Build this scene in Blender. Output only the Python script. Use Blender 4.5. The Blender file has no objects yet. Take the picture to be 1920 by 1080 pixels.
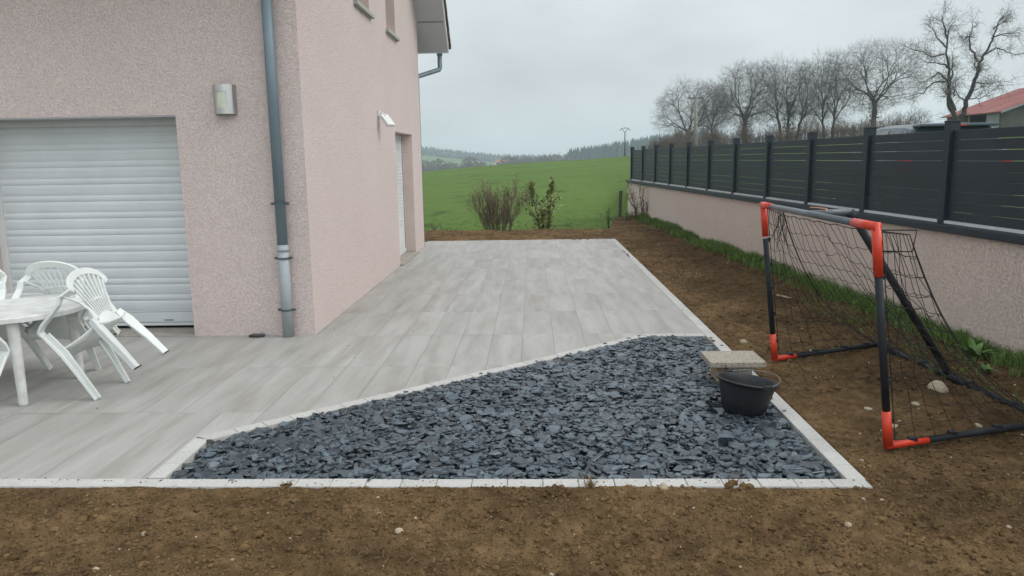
import bpy, math, random
from mathutils import Vector, Matrix, noise
R = math.radians
random.seed(7)
S = bpy.context.scene
COL = S.collection

# ------------------------------------------------------------------ camera
cam = bpy.data.cameras.new("camera")
cam.lens = 26.633; cam.sensor_width = 36; cam.clip_start = .05; cam.clip_end = 6000
co = bpy.data.objects.new("camera", cam); COL.objects.link(co)
cr, cu, cf = Vector((.9995, .0256, -.0157)), Vector((.0112, .1683, .9857)), Vector((-.0279, .9854, -.1679))
M = Matrix((cr, cu, -cf)).transposed().to_4x4(); M.translation = (0, 0, 1.6)
co.matrix_world = M
S.camera = co

# ------------------------------------------------------------------ light
SUN_AZ, SUN_EL = 98, 46         # degrees right of +Y, above the horizon
w = bpy.data.worlds.new("World"); S.world = w; w.use_nodes = True
nt = w.node_tree; N = nt.nodes; L = nt.links
bg = N["Background"]; bg.inputs[1].default_value = .1
sky = N.new("ShaderNodeTexSky"); sky.sky_type = 'NISHITA'; sky.sun_disc = False
sky.sun_elevation = R(SUN_EL); sky.sun_rotation = R(SUN_AZ); sky.air_density = 1.0; sky.dust_density = 3.0
tc = N.new("ShaderNodeTexCoord")
sep = N.new("ShaderNodeSeparateXYZ"); L.new(tc.outputs['Generated'], sep.inputs[0])
ramp = N.new("ShaderNodeValToRGB"); L.new(sep.outputs[2], ramp.inputs[0])
ramp.color_ramp.elements[0].position = 0.0; ramp.color_ramp.elements[0].color = (.56, .605, .61, 1)
ramp.color_ramp.elements[1].position = 1.0; ramp.color_ramp.elements[1].color = (1.0, 1.04, 1.08, 1)
e = ramp.color_ramp.elements.new(.16); e.color = (.615, .67, .70, 1)
e = ramp.color_ramp.elements.new(.40); e.color = (.78, .825, .86, 1)
mp = N.new("ShaderNodeMapping"); mp.inputs['Scale'].default_value = (1.2, 1.2, 3.0); L.new(tc.outputs['Generated'], mp.inputs[0])
nz = N.new("ShaderNodeTexNoise"); nz.inputs['Scale'].default_value = 2.1; nz.inputs['Detail'].default_value = 5; nz.inputs['Roughness'].default_value = .5
L.new(mp.outputs[0], nz.inputs['Vector'])
mr = N.new("ShaderNodeMapRange"); mr.inputs[1].default_value = .3; mr.inputs[2].default_value = .7; mr.inputs[3].default_value = 9.9; mr.inputs[4].default_value = 13.8
L.new(nz.outputs[0], mr.inputs[0])
# unseen sky behind and right of the camera is brightened to light the walls
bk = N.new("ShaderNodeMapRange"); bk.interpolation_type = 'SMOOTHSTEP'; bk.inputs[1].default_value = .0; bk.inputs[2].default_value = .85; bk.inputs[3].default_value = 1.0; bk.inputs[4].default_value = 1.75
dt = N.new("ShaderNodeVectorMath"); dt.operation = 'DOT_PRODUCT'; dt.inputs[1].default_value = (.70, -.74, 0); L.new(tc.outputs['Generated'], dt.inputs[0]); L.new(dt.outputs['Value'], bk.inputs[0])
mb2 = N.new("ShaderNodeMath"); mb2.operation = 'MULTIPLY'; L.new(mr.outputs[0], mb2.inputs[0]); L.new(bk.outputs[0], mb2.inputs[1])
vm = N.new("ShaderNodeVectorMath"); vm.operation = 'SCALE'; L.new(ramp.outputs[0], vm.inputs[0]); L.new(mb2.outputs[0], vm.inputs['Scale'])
mx = N.new("ShaderNodeMix"); mx.data_type = 'RGBA'; mx.inputs[0].default_value = .955
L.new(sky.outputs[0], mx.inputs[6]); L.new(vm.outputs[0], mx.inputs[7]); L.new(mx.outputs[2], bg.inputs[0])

sl = bpy.data.lights.new("sun", 'SUN'); sl.energy = 1.25; sl.angle = R(35); sl.color = (1, .95, .88)
so = bpy.data.objects.new("sun", sl); COL.objects.link(so)
sd = Vector((math.sin(R(SUN_AZ)) * math.cos(R(SUN_EL)), math.cos(R(SUN_AZ)) * math.cos(R(SUN_EL)), math.sin(R(SUN_EL))))
so.rotation_euler = sd.to_track_quat('Z', 'Y').to_euler(); so.location = (0, 0, 40)

S.view_settings.view_transform = 'Standard'; S.view_settings.look = 'None'
S.view_settings.exposure = 0; S.view_settings.gamma = 1; S.view_settings.use_curve_mapping = False
S.cycles.use_denoising = True
S.cycles.max_bounces = 6; S.cycles.diffuse_bounces = 3; S.cycles.volume_bounces = 1; S.cycles.transparent_max_bounces = 8

# ------------------------------------------------------------------ materials
def mat(name, col, rough=.7, var=.15, scale=6, detail=6, stretch=(1, 1, 1), bump=0, bscale=40, bdist=.01, metal=0,
        spec=.35, col2=None, rnd=0, bdetail=4, lo=.35, hi=.65, bstretch=(1, 1, 1)):
    """mottled principled material; col..col2 mixed by noise, rnd = brightness spread from the face attribute 'rnd'"""
    m = bpy.data.materials.new(name); m.use_nodes = True
    t = m.node_tree; n = t.nodes; l = t.links
    b = n["Principled BSDF"]
    b.inputs['Roughness'].default_value = rough; b.inputs['Metallic'].default_value = metal
    b.inputs['Specular IOR Level'].default_value = spec
    g = n.new("ShaderNodeNewGeometry")
    mpn = n.new("ShaderNodeMapping"); mpn.inputs['Scale'].default_value = stretch
    l.new(g.outputs['Position'], mpn.inputs[0])
    vec = mpn.outputs[0]
    if rnd:
        at = n.new("ShaderNodeAttribute"); at.attribute_name = 'rnd'
        mu = n.new("ShaderNodeMath"); mu.operation = 'MULTIPLY'; mu.inputs[1].default_value = 37.0
        l.new(at.outputs['Fac'], mu.inputs[0])
        ad = n.new("ShaderNodeVectorMath"); ad.operation = 'ADD'
        l.new(vec, ad.inputs[0]); l.new(mu.outputs[0], ad.inputs[1]); vec = ad.outputs[0]
    no = n.new("ShaderNodeTexNoise"); no.inputs['Scale'].default_value = scale; no.inputs['Detail'].default_value = detail
    no.inputs['Roughness'].default_value = .6
    l.new(vec, no.inputs['Vector'])
    ra = n.new("ShaderNodeMapRange"); ra.inputs[1].default_value = lo; ra.inputs[2].default_value = hi; l.new(no.outputs[0], ra.inputs[0])
    mi = n.new("ShaderNodeMix"); mi.data_type = 'RGBA'
    c = Vector(col)
    c2 = Vector(col2) if col2 else c * (1 + var)
    c1 = c if col2 else c * (1 - var)
    mi.inputs[6].default_value = (*c1, 1); mi.inputs[7].default_value = (*c2, 1)
    l.new(ra.outputs[0], mi.inputs[0])
    out = mi.outputs[2]
    if rnd:
        m2 = n.new("ShaderNodeMapRange"); m2.inputs[3].default_value = 1 - rnd; m2.inputs[4].default_value = 1 + rnd
        l.new(at.outputs['Fac'], m2.inputs[0])
        sc = n.new("ShaderNodeVectorMath"); sc.operation = 'SCALE'; l.new(out, sc.inputs[0]); l.new(m2.outputs[0], sc.inputs['Scale']); out = sc.outputs[0]
    l.new(out, b.inputs['Base Color'])
    if bump:
        n2 = n.new("ShaderNodeTexNoise"); n2.inputs['Scale'].default_value = bscale; n2.inputs['Detail'].default_value = bdetail
        mb_ = n.new("ShaderNodeMapping"); mb_.inputs['Scale'].default_value = bstretch; l.new(g.outputs['Position'], mb_.inputs[0])
        l.new(mb_.outputs[0], n2.inputs['Vector'])
        bp = n.new("ShaderNodeBump"); bp.inputs['Strength'].default_value = bump; bp.inputs['Distance'].default_value = bdist
        l.new(n2.outputs[0], bp.inputs['Height']); l.new(bp.outputs[0], b.inputs['Normal'])
    m['col'] = out.node.name
    return m

def stucco(name, col, bscale=62, bump=.9):
    """crushed render: flattened blobs with rough grooves between, plus faint large stains"""
    m = bpy.data.materials.new(name); m.use_nodes = True
    t = m.node_tree; n = t.nodes; l = t.links; b = n["Principled BSDF"]
    b.inputs['Roughness'].default_value = .92; b.inputs['Specular IOR Level'].default_value = .15
    g = n.new("ShaderNodeNewGeometry")
    n1 = n.new("ShaderNodeTexNoise"); n1.inputs['Scale'].default_value = bscale; n1.inputs['Detail'].default_value = 3; n1.inputs['Roughness'].default_value = .55
    n1.inputs['Distortion'].default_value = .6
    l.new(g.outputs['Position'], n1.inputs['Vector'])
    r1 = n.new("ShaderNodeMapRange"); r1.inputs[1].default_value = .36; r1.inputs[2].default_value = .52; r1.interpolation_type = 'SMOOTHSTEP'
    l.new(n1.outputs[0], r1.inputs[0])
    n2 = n.new("ShaderNodeTexNoise"); n2.inputs['Scale'].default_value = 1.1; n2.inputs['Detail'].default_value = 5
    l.new(g.outputs['Position'], n2.inputs['Vector'])
    n3 = n.new("ShaderNodeTexNoise"); n3.inputs['Scale'].default_value = bscale * .55; n3.inputs['Detail'].default_value = 4
    l.new(g.outputs['Position'], n3.inputs['Vector'])
    mi = n.new("ShaderNodeMix"); mi.data_type = 'RGBA'
    c = Vector(col)
    mi.inputs[6].default_value = (*(c * .94), 1); mi.inputs[7].default_value = (*(Vector((c.x * 1.05, c.y * 1.06, c.z * 1.06))), 1)
    l.new(n2.outputs[0], mi.inputs[0])
    m3 = n.new("ShaderNodeMix"); m3.data_type = 'RGBA'; m3.blend_type = 'MULTIPLY'; m3.inputs[0].default_value = 1
    r3 = n.new("ShaderNodeMapRange"); r3.inputs[1].default_value = .38; r3.inputs[2].default_value = .62; r3.inputs[3].default_value = .92; r3.inputs[4].default_value = 1.035
    l.new(n3.outputs[0], r3.inputs[0])
    l.new(mi.outputs[2], m3.inputs[6]); l.new(r3.outputs[0], m3.inputs[7])
    l.new(m3.outputs[2], b.inputs['Base Color'])
    bp = n.new("ShaderNodeBump"); bp.inputs['Strength'].default_value = bump; bp.inputs['Distance'].default_value = .006
    l.new(r1.outputs[0], bp.inputs['Height']); l.new(bp.outputs[0], b.inputs['Normal'])
    return m

MT = {}
def build_materials():
    MT['render'] = stucco('pink_render', (.66, .553, .525), 80, .85)
    MT['render_low'] = stucco('pink_render_low', (.70, .58, .52), 62, 1.0)
    MT['reveal'] = mat('smooth_reveal', (.56, .455, .41), .9, .05, 3, bump=.15, bscale=90, bdist=.003)
    MT['concrete'] = mat('bare_concrete', (.31, .285, .25), .9, .15, 9, bump=.3, bscale=120, bdist=.003)
    MT['tile'] = mat('wood_look_tile', (.268, .256, .230), .55, .1, 1.5, 9, (4.2, .6, 1), bump=.08, bscale=30, bdist=.002, rnd=.03,
                     col2=(.395, .39, .37), lo=.29, hi=.66, bstretch=(3, .4, 1))
    MT['grout'] = mat('grey_grout', (.27, .26, .245), .9, .1)
    MT['kerb'] = mat('pale_kerb_concrete', (.45, .445, .42), .85, .08, 60, 3, bump=.2, bscale=160, bdist=.002, rnd=.06)
    MT['slate'] = mat('blue_grey_slate', (.055, .073, .087), .36, .3, 26, 4, bump=.5, bscale=70, bdist=.004, rnd=.62, spec=.6)
    MT['soil'] = mat('brown_soil', (.088, .056, .026), .95, .2, 9, 9, bump=1.0, bscale=90, bdist=.025, spec=.1, col2=(.215, .138, .069), lo=.33, hi=.68, bdetail=8)
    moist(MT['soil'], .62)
    MT['clod'] = mat('soil_clod', (.095, .060, .028), .95, .2, 25, 5, bump=.6, bscale=120, bdist=.01, spec=.1, col2=(.165, .106, .052), rnd=.25)
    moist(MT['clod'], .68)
    MT['stone'] = mat('pale_limestone', (.34, .29, .21), .85, .2, 40, 4, bump=.4, bscale=60, bdist=.006, rnd=.25)
    MT['straw'] = mat('dry_straw', (.22, .155, .075), .8, .25, 20, rnd=.3)
    MT['field'] = field_mat()
    MT['grass'] = mat('grass_blade', (.078, .145, .026), .6, .3, 5, rnd=.4, col2=(.13, .21, .05), spec=.25)
    MT['meadow'] = mat('meadow_blade', (.075, .125, .035), .7, .3, 1.5, rnd=.35, col2=(.10, .16, .05), spec=.2)
    MT['weed'] = mat('broad_leaf', (.07, .14, .03), .5, .25, 12, rnd=.25, spec=.4)
    MT['zinc'] = mat('weathered_zinc', (.15, .20, .23), .5, .12, 5, 4, (1, 1, .25), metal=.15, spec=.5)
    MT['iron'] = mat('grey_painted_pipe', (.31, .34, .355), .5, .06, 8, spec=.4)
    MT['band'] = mat('dark_zinc_band', (.10, .13, .135), .5, .1, metal=.5)
    MT['white'] = mat('white_paint', (.62, .63, .62), .45, .05, 4, spec=.4)
    MT['shutter'] = mat('white_shutter', (.58, .61, .625), .42, .05, 2.5, spec=.45)
    MT['pvc'] = mat('soffit_pvc', (.46, .47, .49), .6, .03, 2)
    MT['dark'] = mat('dark_gap', (.015, .015, .016), .9, .1)
    MT['sill'] = mat('grey_sill', (.36, .36, .34), .8, .12, 14, bump=.15, bscale=90, bdist=.003)
    MT['rooftile'] = mat('dark_roof_tile', (.10, .075, .07), .8, .3, 9, rnd=.25)
    MT['steel'] = mat('brushed_steel', (.50, .49, .47), .30, .08, 4, 3, (1, 1, 90), metal=1.0, bump=.05, bscale=60, bstretch=(1, 1, 30), bdist=.002)
    MT['diffuser'] = mat('lamp_glass', (.55, .57, .47), .3, .05, spec=.5)
    MT['anthracite'] = mat('anthracite_metal', (.018, .027, .038), .5, .12, 2.5, 4, bump=.03, bscale=300, bdist=.001, spec=.35)
    MT['alu'] = mat('mill_aluminium', (.62, .63, .64), .5, .06, 5)
    MT['plastic'] = mat('white_garden_plastic', (.66, .69, .67), .42, .05, 6, 5, spec=.42, bump=.05, bscale=20, bdist=.002)
    MT['plastic_old'] = mat('worn_white_plastic', (.55, .55, .52), .55, .1, 8, 6, spec=.35, col2=(.70, .72, .71))
    MT['black_tube'] = mat('black_pvc_tube', (.020, .023, .027), .6, .2, 9, spec=.2)
    MT['grey_tube'] = mat('dusty_grey_tube', (.10, .12, .135), .40, .15, 9, spec=.5)
    MT['red'] = mat('orange_red_plastic', (.62, .050, .022), .38, .08, 9, spec=.45)
    MT['net'] = mat('black_net_cord', (.014, .014, .014), .8, .1)
    MT['cord'] = mat('peach_string', (.62, .30, .2), .8, .1)
    MT['bucket'] = mat('black_rubber', (.013, .015, .018), .5, .3, 9, 5, spec=.4, col2=(.024, .027, .031))
    MT['wire'] = mat('steel_wire', (.22, .22, .22), .4, .1, metal=.8)
    MT['slab'] = mat('speckled_granite_slab', (.36, .33, .27), .8, .4, 75, 2, bump=.2, bscale=90, bdist=.003, col2=(.12, .10, .075), lo=.5, hi=.68)
    MT['block'] = mat('sandstone_block', (.34, .24, .15), .9, .15, 20, bump=.3, bscale=80, bdist=.004)
    MT['wood'] = mat('weathered_wood', (.30, .225, .14), .8, .25, 14, 5, (1, .2, 1), bump=.2, bscale=60, bdist=.003)
    MT['post'] = mat('old_post_wood', (.085, .075, .06), .9, .3, 20, 5, (1, 1, .2), bump=.4, bscale=60, bdist=.006)
    MT['bark'] = mat('grey_brown_bark', (.085, .078, .068), .95, .3, 3, 5)
    MT['bark_dark'] = mat('dark_bark', (.050, .046, .042), .95, .3, 3, 5)
    MT['twig'] = mat('grey_twig', (.125, .115, .105), .95, .25, .4, 4)
    MT['twig_brown'] = mat('brown_twig', (.115, .088, .066), .95, .3, .5, 4)
    MT['ivy'] = mat('ivy_leaf', (.030, .040, .018), .6, .4, 2, rnd=.4)
    MT['twig_red'] = mat('reddish_shrub_twig', (.125, .105, .08), .9, .3, 9, 4)
    MT['bud'] = mat('reddish_bud', (.16, .12, .075), .8, .3, 9, rnd=.3)
    MT['laurel'] = mat('glossy_laurel_leaf', (.14, .20, .055), .36, .3, 12, rnd=.5, spec=.5, col2=(.33, .35, .12))
    MT['conifer'] = mat('dark_conifer', (.022, .038, .024), .95, .3, .2, 4, rnd=.35)
    MT['farwood'] = mat('far_woodland', (.045, .055, .045), .95, .3, .05, 4, rnd=.3)
    MT['pole'] = mat('concrete_pole', (.22, .21, .185), .85, .1, 3)
    MT['polemetal'] = mat('dull_galvanised', (.12, .13, .13), .6, .1, metal=.3)
    MT['redroof'] = mat('faded_red_sheet', (.20, .055, .048), .75, .3, .5, 6, (.5, 2.5, 1), col2=(.33, .15, .13), lo=.35, hi=.75, spec=.2)
    MT['barnwall'] = mat('grey_barn_wall', (.095, .092, .082), .9, .2, .8)
    MT['barnpanel'] = mat('pale_barn_panel', (.25, .26, .25), .8, .08, 1)
    MT['carpaint'] = mat('blue_grey_car_paint', (.060, .085, .105), .3, .04, 2, spec=.4)
    MT['carglass'] = mat('dark_car_glass', (.012, .014, .016), .08, .05, spec=.6)
    MT['cartrim'] = mat('black_car_trim', (.02, .02, .02), .5, .1)
    MT['taillight'] = mat('red_tail_lamp', (.45, .015, .015), .2, .1, spec=.6)
    MT['chrome'] = mat('bright_trim', (.6, .62, .63), .25, .05, metal=.8)
    MT['farwall'] = mat('cream_house_wall', (.55, .50, .44), .9, .05)
    MT['farroof'] = mat('terracotta_roof', (.30, .15, .11), .9, .1)
    MT['glass'] = mat('window_glass', (.03, .035, .04), .06, .05, spec=.6)

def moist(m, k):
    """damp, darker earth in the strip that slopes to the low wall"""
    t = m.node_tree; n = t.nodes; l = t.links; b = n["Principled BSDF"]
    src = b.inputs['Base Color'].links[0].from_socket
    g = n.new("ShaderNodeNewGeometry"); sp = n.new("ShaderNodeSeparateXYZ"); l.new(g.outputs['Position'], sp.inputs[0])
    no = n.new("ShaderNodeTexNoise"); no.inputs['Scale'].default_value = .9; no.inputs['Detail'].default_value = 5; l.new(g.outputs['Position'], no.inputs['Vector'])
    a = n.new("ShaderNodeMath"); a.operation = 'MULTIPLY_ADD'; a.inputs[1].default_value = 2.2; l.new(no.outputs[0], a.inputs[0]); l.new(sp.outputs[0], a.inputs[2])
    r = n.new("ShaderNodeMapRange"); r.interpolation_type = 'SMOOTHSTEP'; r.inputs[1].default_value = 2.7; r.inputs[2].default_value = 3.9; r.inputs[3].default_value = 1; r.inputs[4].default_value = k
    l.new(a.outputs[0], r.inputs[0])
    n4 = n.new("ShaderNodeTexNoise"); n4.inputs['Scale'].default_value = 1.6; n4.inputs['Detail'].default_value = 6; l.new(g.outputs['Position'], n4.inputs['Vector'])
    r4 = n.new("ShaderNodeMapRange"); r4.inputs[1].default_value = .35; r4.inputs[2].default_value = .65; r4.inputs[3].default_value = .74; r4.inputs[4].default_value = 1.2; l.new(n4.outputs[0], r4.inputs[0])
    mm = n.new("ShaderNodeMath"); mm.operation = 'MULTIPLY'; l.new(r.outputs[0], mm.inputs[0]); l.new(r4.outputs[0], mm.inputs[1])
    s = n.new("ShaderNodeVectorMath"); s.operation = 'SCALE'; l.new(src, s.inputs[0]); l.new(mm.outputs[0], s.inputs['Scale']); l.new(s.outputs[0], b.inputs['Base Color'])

def field_mat():
    m = bpy.data.materials.new('meadow_grass_ground'); m.use_nodes = True
    t = m.node_tree; n = t.nodes; l = t.links; b = n["Principled BSDF"]
    b.inputs['Roughness'].default_value = .95; b.inputs['Specular IOR Level'].default_value = .1
    g = n.new("ShaderNodeNewGeometry")
    def ns(sc, de, st=(1, 1, 1), ro=.6):
        mp_ = n.new("ShaderNodeMapping"); mp_.inputs['Scale'].default_value = st; l.new(g.outputs['Position'], mp_.inputs[0])
        x = n.new("ShaderNodeTexNoise"); x.inputs['Scale'].default_value = sc; x.inputs['Detail'].default_value = de; x.inputs['Roughness'].default_value = ro
        l.new(mp_.outputs[0], x.inputs['Vector']); return x.outputs[0]
    def rng(s, a, b_, c=0, d=1):
        x = n.new("ShaderNodeMapRange"); x.inputs[1].default_value = a; x.inputs[2].default_value = b_; x.inputs[3].default_value = c; x.inputs[4].default_value = d
        l.new(s, x.inputs[0]); return x.outputs[0]
    def mixc(f, a, b_):
        x = n.new("ShaderNodeMix"); x.data_type = 'RGBA'
        l.new(f, x.inputs[0])
        for i, v in ((6, a), (7, b_)):
            if isinstance(v, tuple): x.inputs[i].default_value = (*v, 1)
            else: l.new(v, x.inputs[i])
        return x.outputs[2]
    c = mixc(rng(ns(.09, 6), .35, .65), (.066, .120, .022), (.092, .155, .031))
    c = mixc(rng(ns(3.0, 7, (1, .6, 1), .7), .40, .72), c, (.112, .168, .042))
    c = mixc(rng(ns(.5, 5, (1, .8, 1)), .58, .66), c, (.040, .080, .022))      # darker rank tufts
    c = mixc(rng(ns(1.8, 3, (1, .5, 1)), .70, .76), c, (.17, .17, .085))         # a few dry patches
    l.new(c, b.inputs['Base Color'])
    bp = n.new("ShaderNodeBump"); bp.inputs['Strength'].default_value = .8; bp.inputs['Distance'].default_value = .08
    l.new(ns(9, 6), bp.inputs['Height']); l.new(bp.outputs[0], b.inputs['Normal'])
    return m
build_materials()

# ------------------------------------------------------------------ mesh helpers
class MB:
    def __init__(s): s.v = []; s.f = []; s.r = []
    def face(s, idx, r=0.): s.f.append(tuple(idx)); s.r.append(r)
    def add(s, vs, fs, r=0.):
        o = len(s.v); s.v.extend([tuple(p) for p in vs])
        for f in fs: s.f.append(tuple(i + o for i in f)); s.r.append(r)
    def box(s, x0, x1, y0, y1, z0, z1, r=0., mtx=None):
        vs = [Vector((x, y, z)) for x in (x0, x1) for y in (y0, y1) for z in (z0, z1)]
        if mtx: vs = [mtx @ p for p in vs]
        s.add(vs, [(0, 1, 3, 2), (4, 6, 7, 5), (0, 4, 5, 1), (2, 3, 7, 6), (0, 2, 6, 4), (1, 5, 7, 3)], r)
    def prism(s, poly, z0, z1, r=0.):
        n = len(poly)
        s.add([(x, y, z0) for x, y in poly] + [(x, y, z1) for x, y in poly],
              [tuple(range(n - 1, -1, -1)), tuple(range(n, 2 * n))] + [(i, (i + 1) % n, n + (i + 1) % n, n + i) for i in range(n)], r)
    def tube(s, pts, rad, n=8, caps=True, r=0., flat=None):
        """tube along pts; rad number or list; flat=(w,t,up): rectangular section"""
        pts = [Vector(p) for p in pts]; k = len(pts)
        rs = rad if isinstance(rad, (list, tuple)) else [rad] * k
        o = len(s.v); prev = None
        for i, p in enumerate(pts):
            d = (pts[min(i + 1, k - 1)] - pts[max(i - 1, 0)])
            if d.length < 1e-9: d = Vector((0, 0, 1))
            d.normalize()
            if prev is None:
                a = Vector((0, 0, 1)) if abs(d.z) < .9 else Vector((1, 0, 0))
                u = d.cross(a).normalized()
            else:
                u = prev - d * prev.dot(d)
                u = u.normalized() if u.length > 1e-6 else d.orthogonal().normalized()
            prev = u; vv = d.cross(u)
            for j in range(n):
                an = 2 * math.pi * j / n
                s.v.append(tuple(p + (u * math.cos(an) + vv * math.sin(an)) * rs[i]))
        for i in range(k - 1):
            for j in range(n):
                s.f.append((o + i * n + j, o + i * n + (j + 1) % n, o + (i + 1) * n + (j + 1) % n, o + (i + 1) * n + j)); s.r.append(r)
        if caps:
            s.f.append(tuple(o + j for j in range(n - 1, -1, -1))); s.r.append(r)
            s.f.append(tuple(o + (k - 1) * n + j for j in range(n))); s.r.append(r)
    def ribbon(s, pts, side, w, t, r=0.):
        """rectangular bar along pts, width w (number or list) along 'side' (vector or list), thickness t"""
        pts = [Vector(p) for p in pts]; k = len(pts)
        ws = w if isinstance(w, (list, tuple)) else [w] * k
        sd_ = side if isinstance(side, list) else [side] * k
        o = len(s.v)
        for i, p in enumerate(pts):
            d = (pts[min(i + 1, k - 1)] - pts[max(i - 1, 0)]).normalized()
            u = Vector(sd_[i]); u = (u - d * u.dot(d)).normalized(); q = d.cross(u)
            for a, b in ((-1, -1), (1, -1), (1, 1), (-1, 1)):
                s.v.append(tuple(p + u * (a * ws[i] / 2) + q * (b * t / 2)))
        for i in range(k - 1):
            for j in range(4):
                s.f.append((o + i * 4 + j, o + i * 4 + (j + 1) % 4, o + i * 4 + 4 + (j + 1) % 4, o + i * 4 + 4 + j)); s.r.append(r)
        s.f.append((o + 3, o + 2, o + 1, o)); s.r.append(r)
        s.f.append(tuple(o + (k - 1) * 4 + j for j in range(4))); s.r.append(r)
    def lathe(s, prof, n=32, c=(0, 0, 0), sx=1, sy=1, r=0., close=False):
        o = len(s.v); k = len(prof)
        for (rr, z) in prof:
            for j in range(n):
                a = 2 * math.pi * j / n
                s.v.append((c[0] + rr * sx * math.cos(a), c[1] + rr * sy * math.sin(a), c[2] + z))
        for i in range(k - 1):
            for j in range(n):
                s.f.append((o + i * n + j, o + i * n + (j + 1) % n, o + (i + 1) * n + (j + 1) % n, o + (i + 1) * n + j)); s.r.append(r)
        if close:
            s.f.append(tuple(o + j for j in range(n - 1, -1, -1))); s.r.append(r)
            s.f.append(tuple(o + (k - 1) * n + j for j in range(n))); s.r.append(r)
    def build(s, name, m, parent=None, smooth=False, bevel=0, segs=2, loc=None):
        me = bpy.data.meshes.new(name); me.from_pydata(s.v, [], s.f)
        if any(s.r):
            at = me.attributes.new('rnd', 'FLOAT', 'FACE'); at.data.foreach_set('value', s.r)
        if smooth: me.polygons.foreach_set('use_smooth', [True] * len(me.polygons))
        me.materials.append(MT[m] if isinstance(m, str) else m); me.update()
        ob = bpy.data.objects.new(name, me); COL.objects.link(ob)
        if parent is not None:
            ob.parent = parent
        if loc: ob.location = loc
        if bevel:
            b = ob.modifiers.new('bevel', 'BEVEL'); b.width = bevel; b.segments = segs; b.limit_method = 'ANGLE'; b.angle_limit = R(35)
        return ob

def tag(o, label=None, cat=None, group=None, kind=None):
    if label: o['label'] = label
    if cat: o['category'] = cat
    if group: o['group'] = group
    if kind: o['kind'] = kind
    return o
def empty(name, loc=(0, 0, 0), rz=0):
    o = bpy.data.objects.new(name, None); COL.objects.link(o); o.location = loc; o.rotation_euler = (0, 0, rz); o.empty_display_size = .2
    return o
def copy_tree(o, parent=None):
    c = o.copy(); COL.objects.link(c); c.parent = parent
    for ch in [x for x in COL.objects if x.parent == o]:
        copy_tree(ch, c)
    return c
def interp(x, xs, ys):
    if x <= xs[0]: return ys[0]
    for i in range(1, len(xs)):
        if x <= xs[i]:
            t = (x - xs[i - 1]) / (xs[i] - xs[i - 1]); return ys[i - 1] + t * (ys[i] - ys[i - 1])
    return ys[-1]
def smooth(t):
    t = max(0., min(1., t)); return t * t * (3 - 2 * t)
def fbm(x, y, z=0, o=4):
    return noise.fractal((x, y, z), 1.0, 2.0, o)
def clip(poly, a, b, c):
    """keep the side a*x+b*y >= c of a convex polygon"""
    out = []
    for i in range(len(poly)):
        p, q = poly[i], poly[(i + 1) % len(poly)]
        dp, dq = a * p[0] + b * p[1] - c, a * q[0] + b * q[1] - c
        if dp >= 0: out.append(p)
        if dp * dq < 0:
            t = dp / (dp - dq); out.append((p[0] + t * (q[0] - p[0]), p[1] + t * (q[1] - p[1])))
    return out

# ------------------------------------------------------------------ terrain
WK = -.066
def wall_x(y): return 3.72 + WK * (y - 5.68)          # face of the low boundary wall
SS = [-.6, -.145, -.068, 0, .07, .126, .2, .275, .35, .43, .5, .6, 1]
ZC = [-1.6, .14, .71, 1.15, 1.40, 1.75, 2.65, 2.95, 3.4, 4.0, 4.6, 5.4, 7]
def field_z(x, y):
    side = smooth((x - (wall_x(min(y, 24)) + .05)) / .12) if y < 24 else smooth((x - 2.6 - (y - 24) * .05) / (.2 + (y - 24) * .2))
    base = -.16 + .62 * side
    if y <= 17: z = base
    else:
        zc = interp(x / y, SS, ZC)
        z = base + (min(y, 100) - 17) / 83 * (zc - base)
        if y > 100:
            z -= (y - 100) * .05
            far = -14.0
            z = max(z, far) if y < 300 else far
            hill = interp(x, [-900, -150, -100, -40, 50, 200, 900], [40, 10, 3.5, -3, -5, -4, 10])
            z += smooth((y - 620) / 420) * (hill - far)
            wd = interp(x, [0, 28, 60, 100, 300], [-14, -12, -7, -2, 6])
            z = max(z, -14 + smooth((y - 430) / 150) * (wd + 14)) if x > 0 else z
    z += .05 * fbm(x * .15, y * .15, 3, 3) * smooth((y - 17) / 10)
    return z
def grid_sheet(name, xs, ys, fz, m, keep=None):
    mb = MB(); nx = len(xs)
    for y in ys:
        for x in xs: mb.v.append((x, y, fz(x, y)))
    for j in range(len(ys) - 1):
        for i in range(nx - 1):
            if keep is None or keep((xs[i] + xs[i + 1]) / 2, (ys[j] + ys[j + 1]) / 2):
                mb.face((j * nx + i, j * nx + i + 1, (j + 1) * nx + i + 1, (j + 1) * nx + i))
    return mb.build(name, m, smooth=True)
def spread(a, b, n, p=3):
    return [a + (b - a) * (i / n) ** p for i in range(n + 1)]
gx = sorted(set([round(v, 3) for v in spread(5, 2600, 46)] + [round(-v, 3) for v in spread(5, 2600, 46)] + [i * .25 for i in range(-19, 20)] + [3.0 + .06 * i for i in range(32)]))
gy = sorted(set([round(v, 3) for v in spread(22, 2600, 90)] + [-60, -40, -20, -10] + [-5 + .75 * i for i in range(36)]))
tag(grid_sheet('ground', gx, gy, field_z, 'field'), 'green grass meadow rising behind the terrace', kind='structure')

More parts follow.
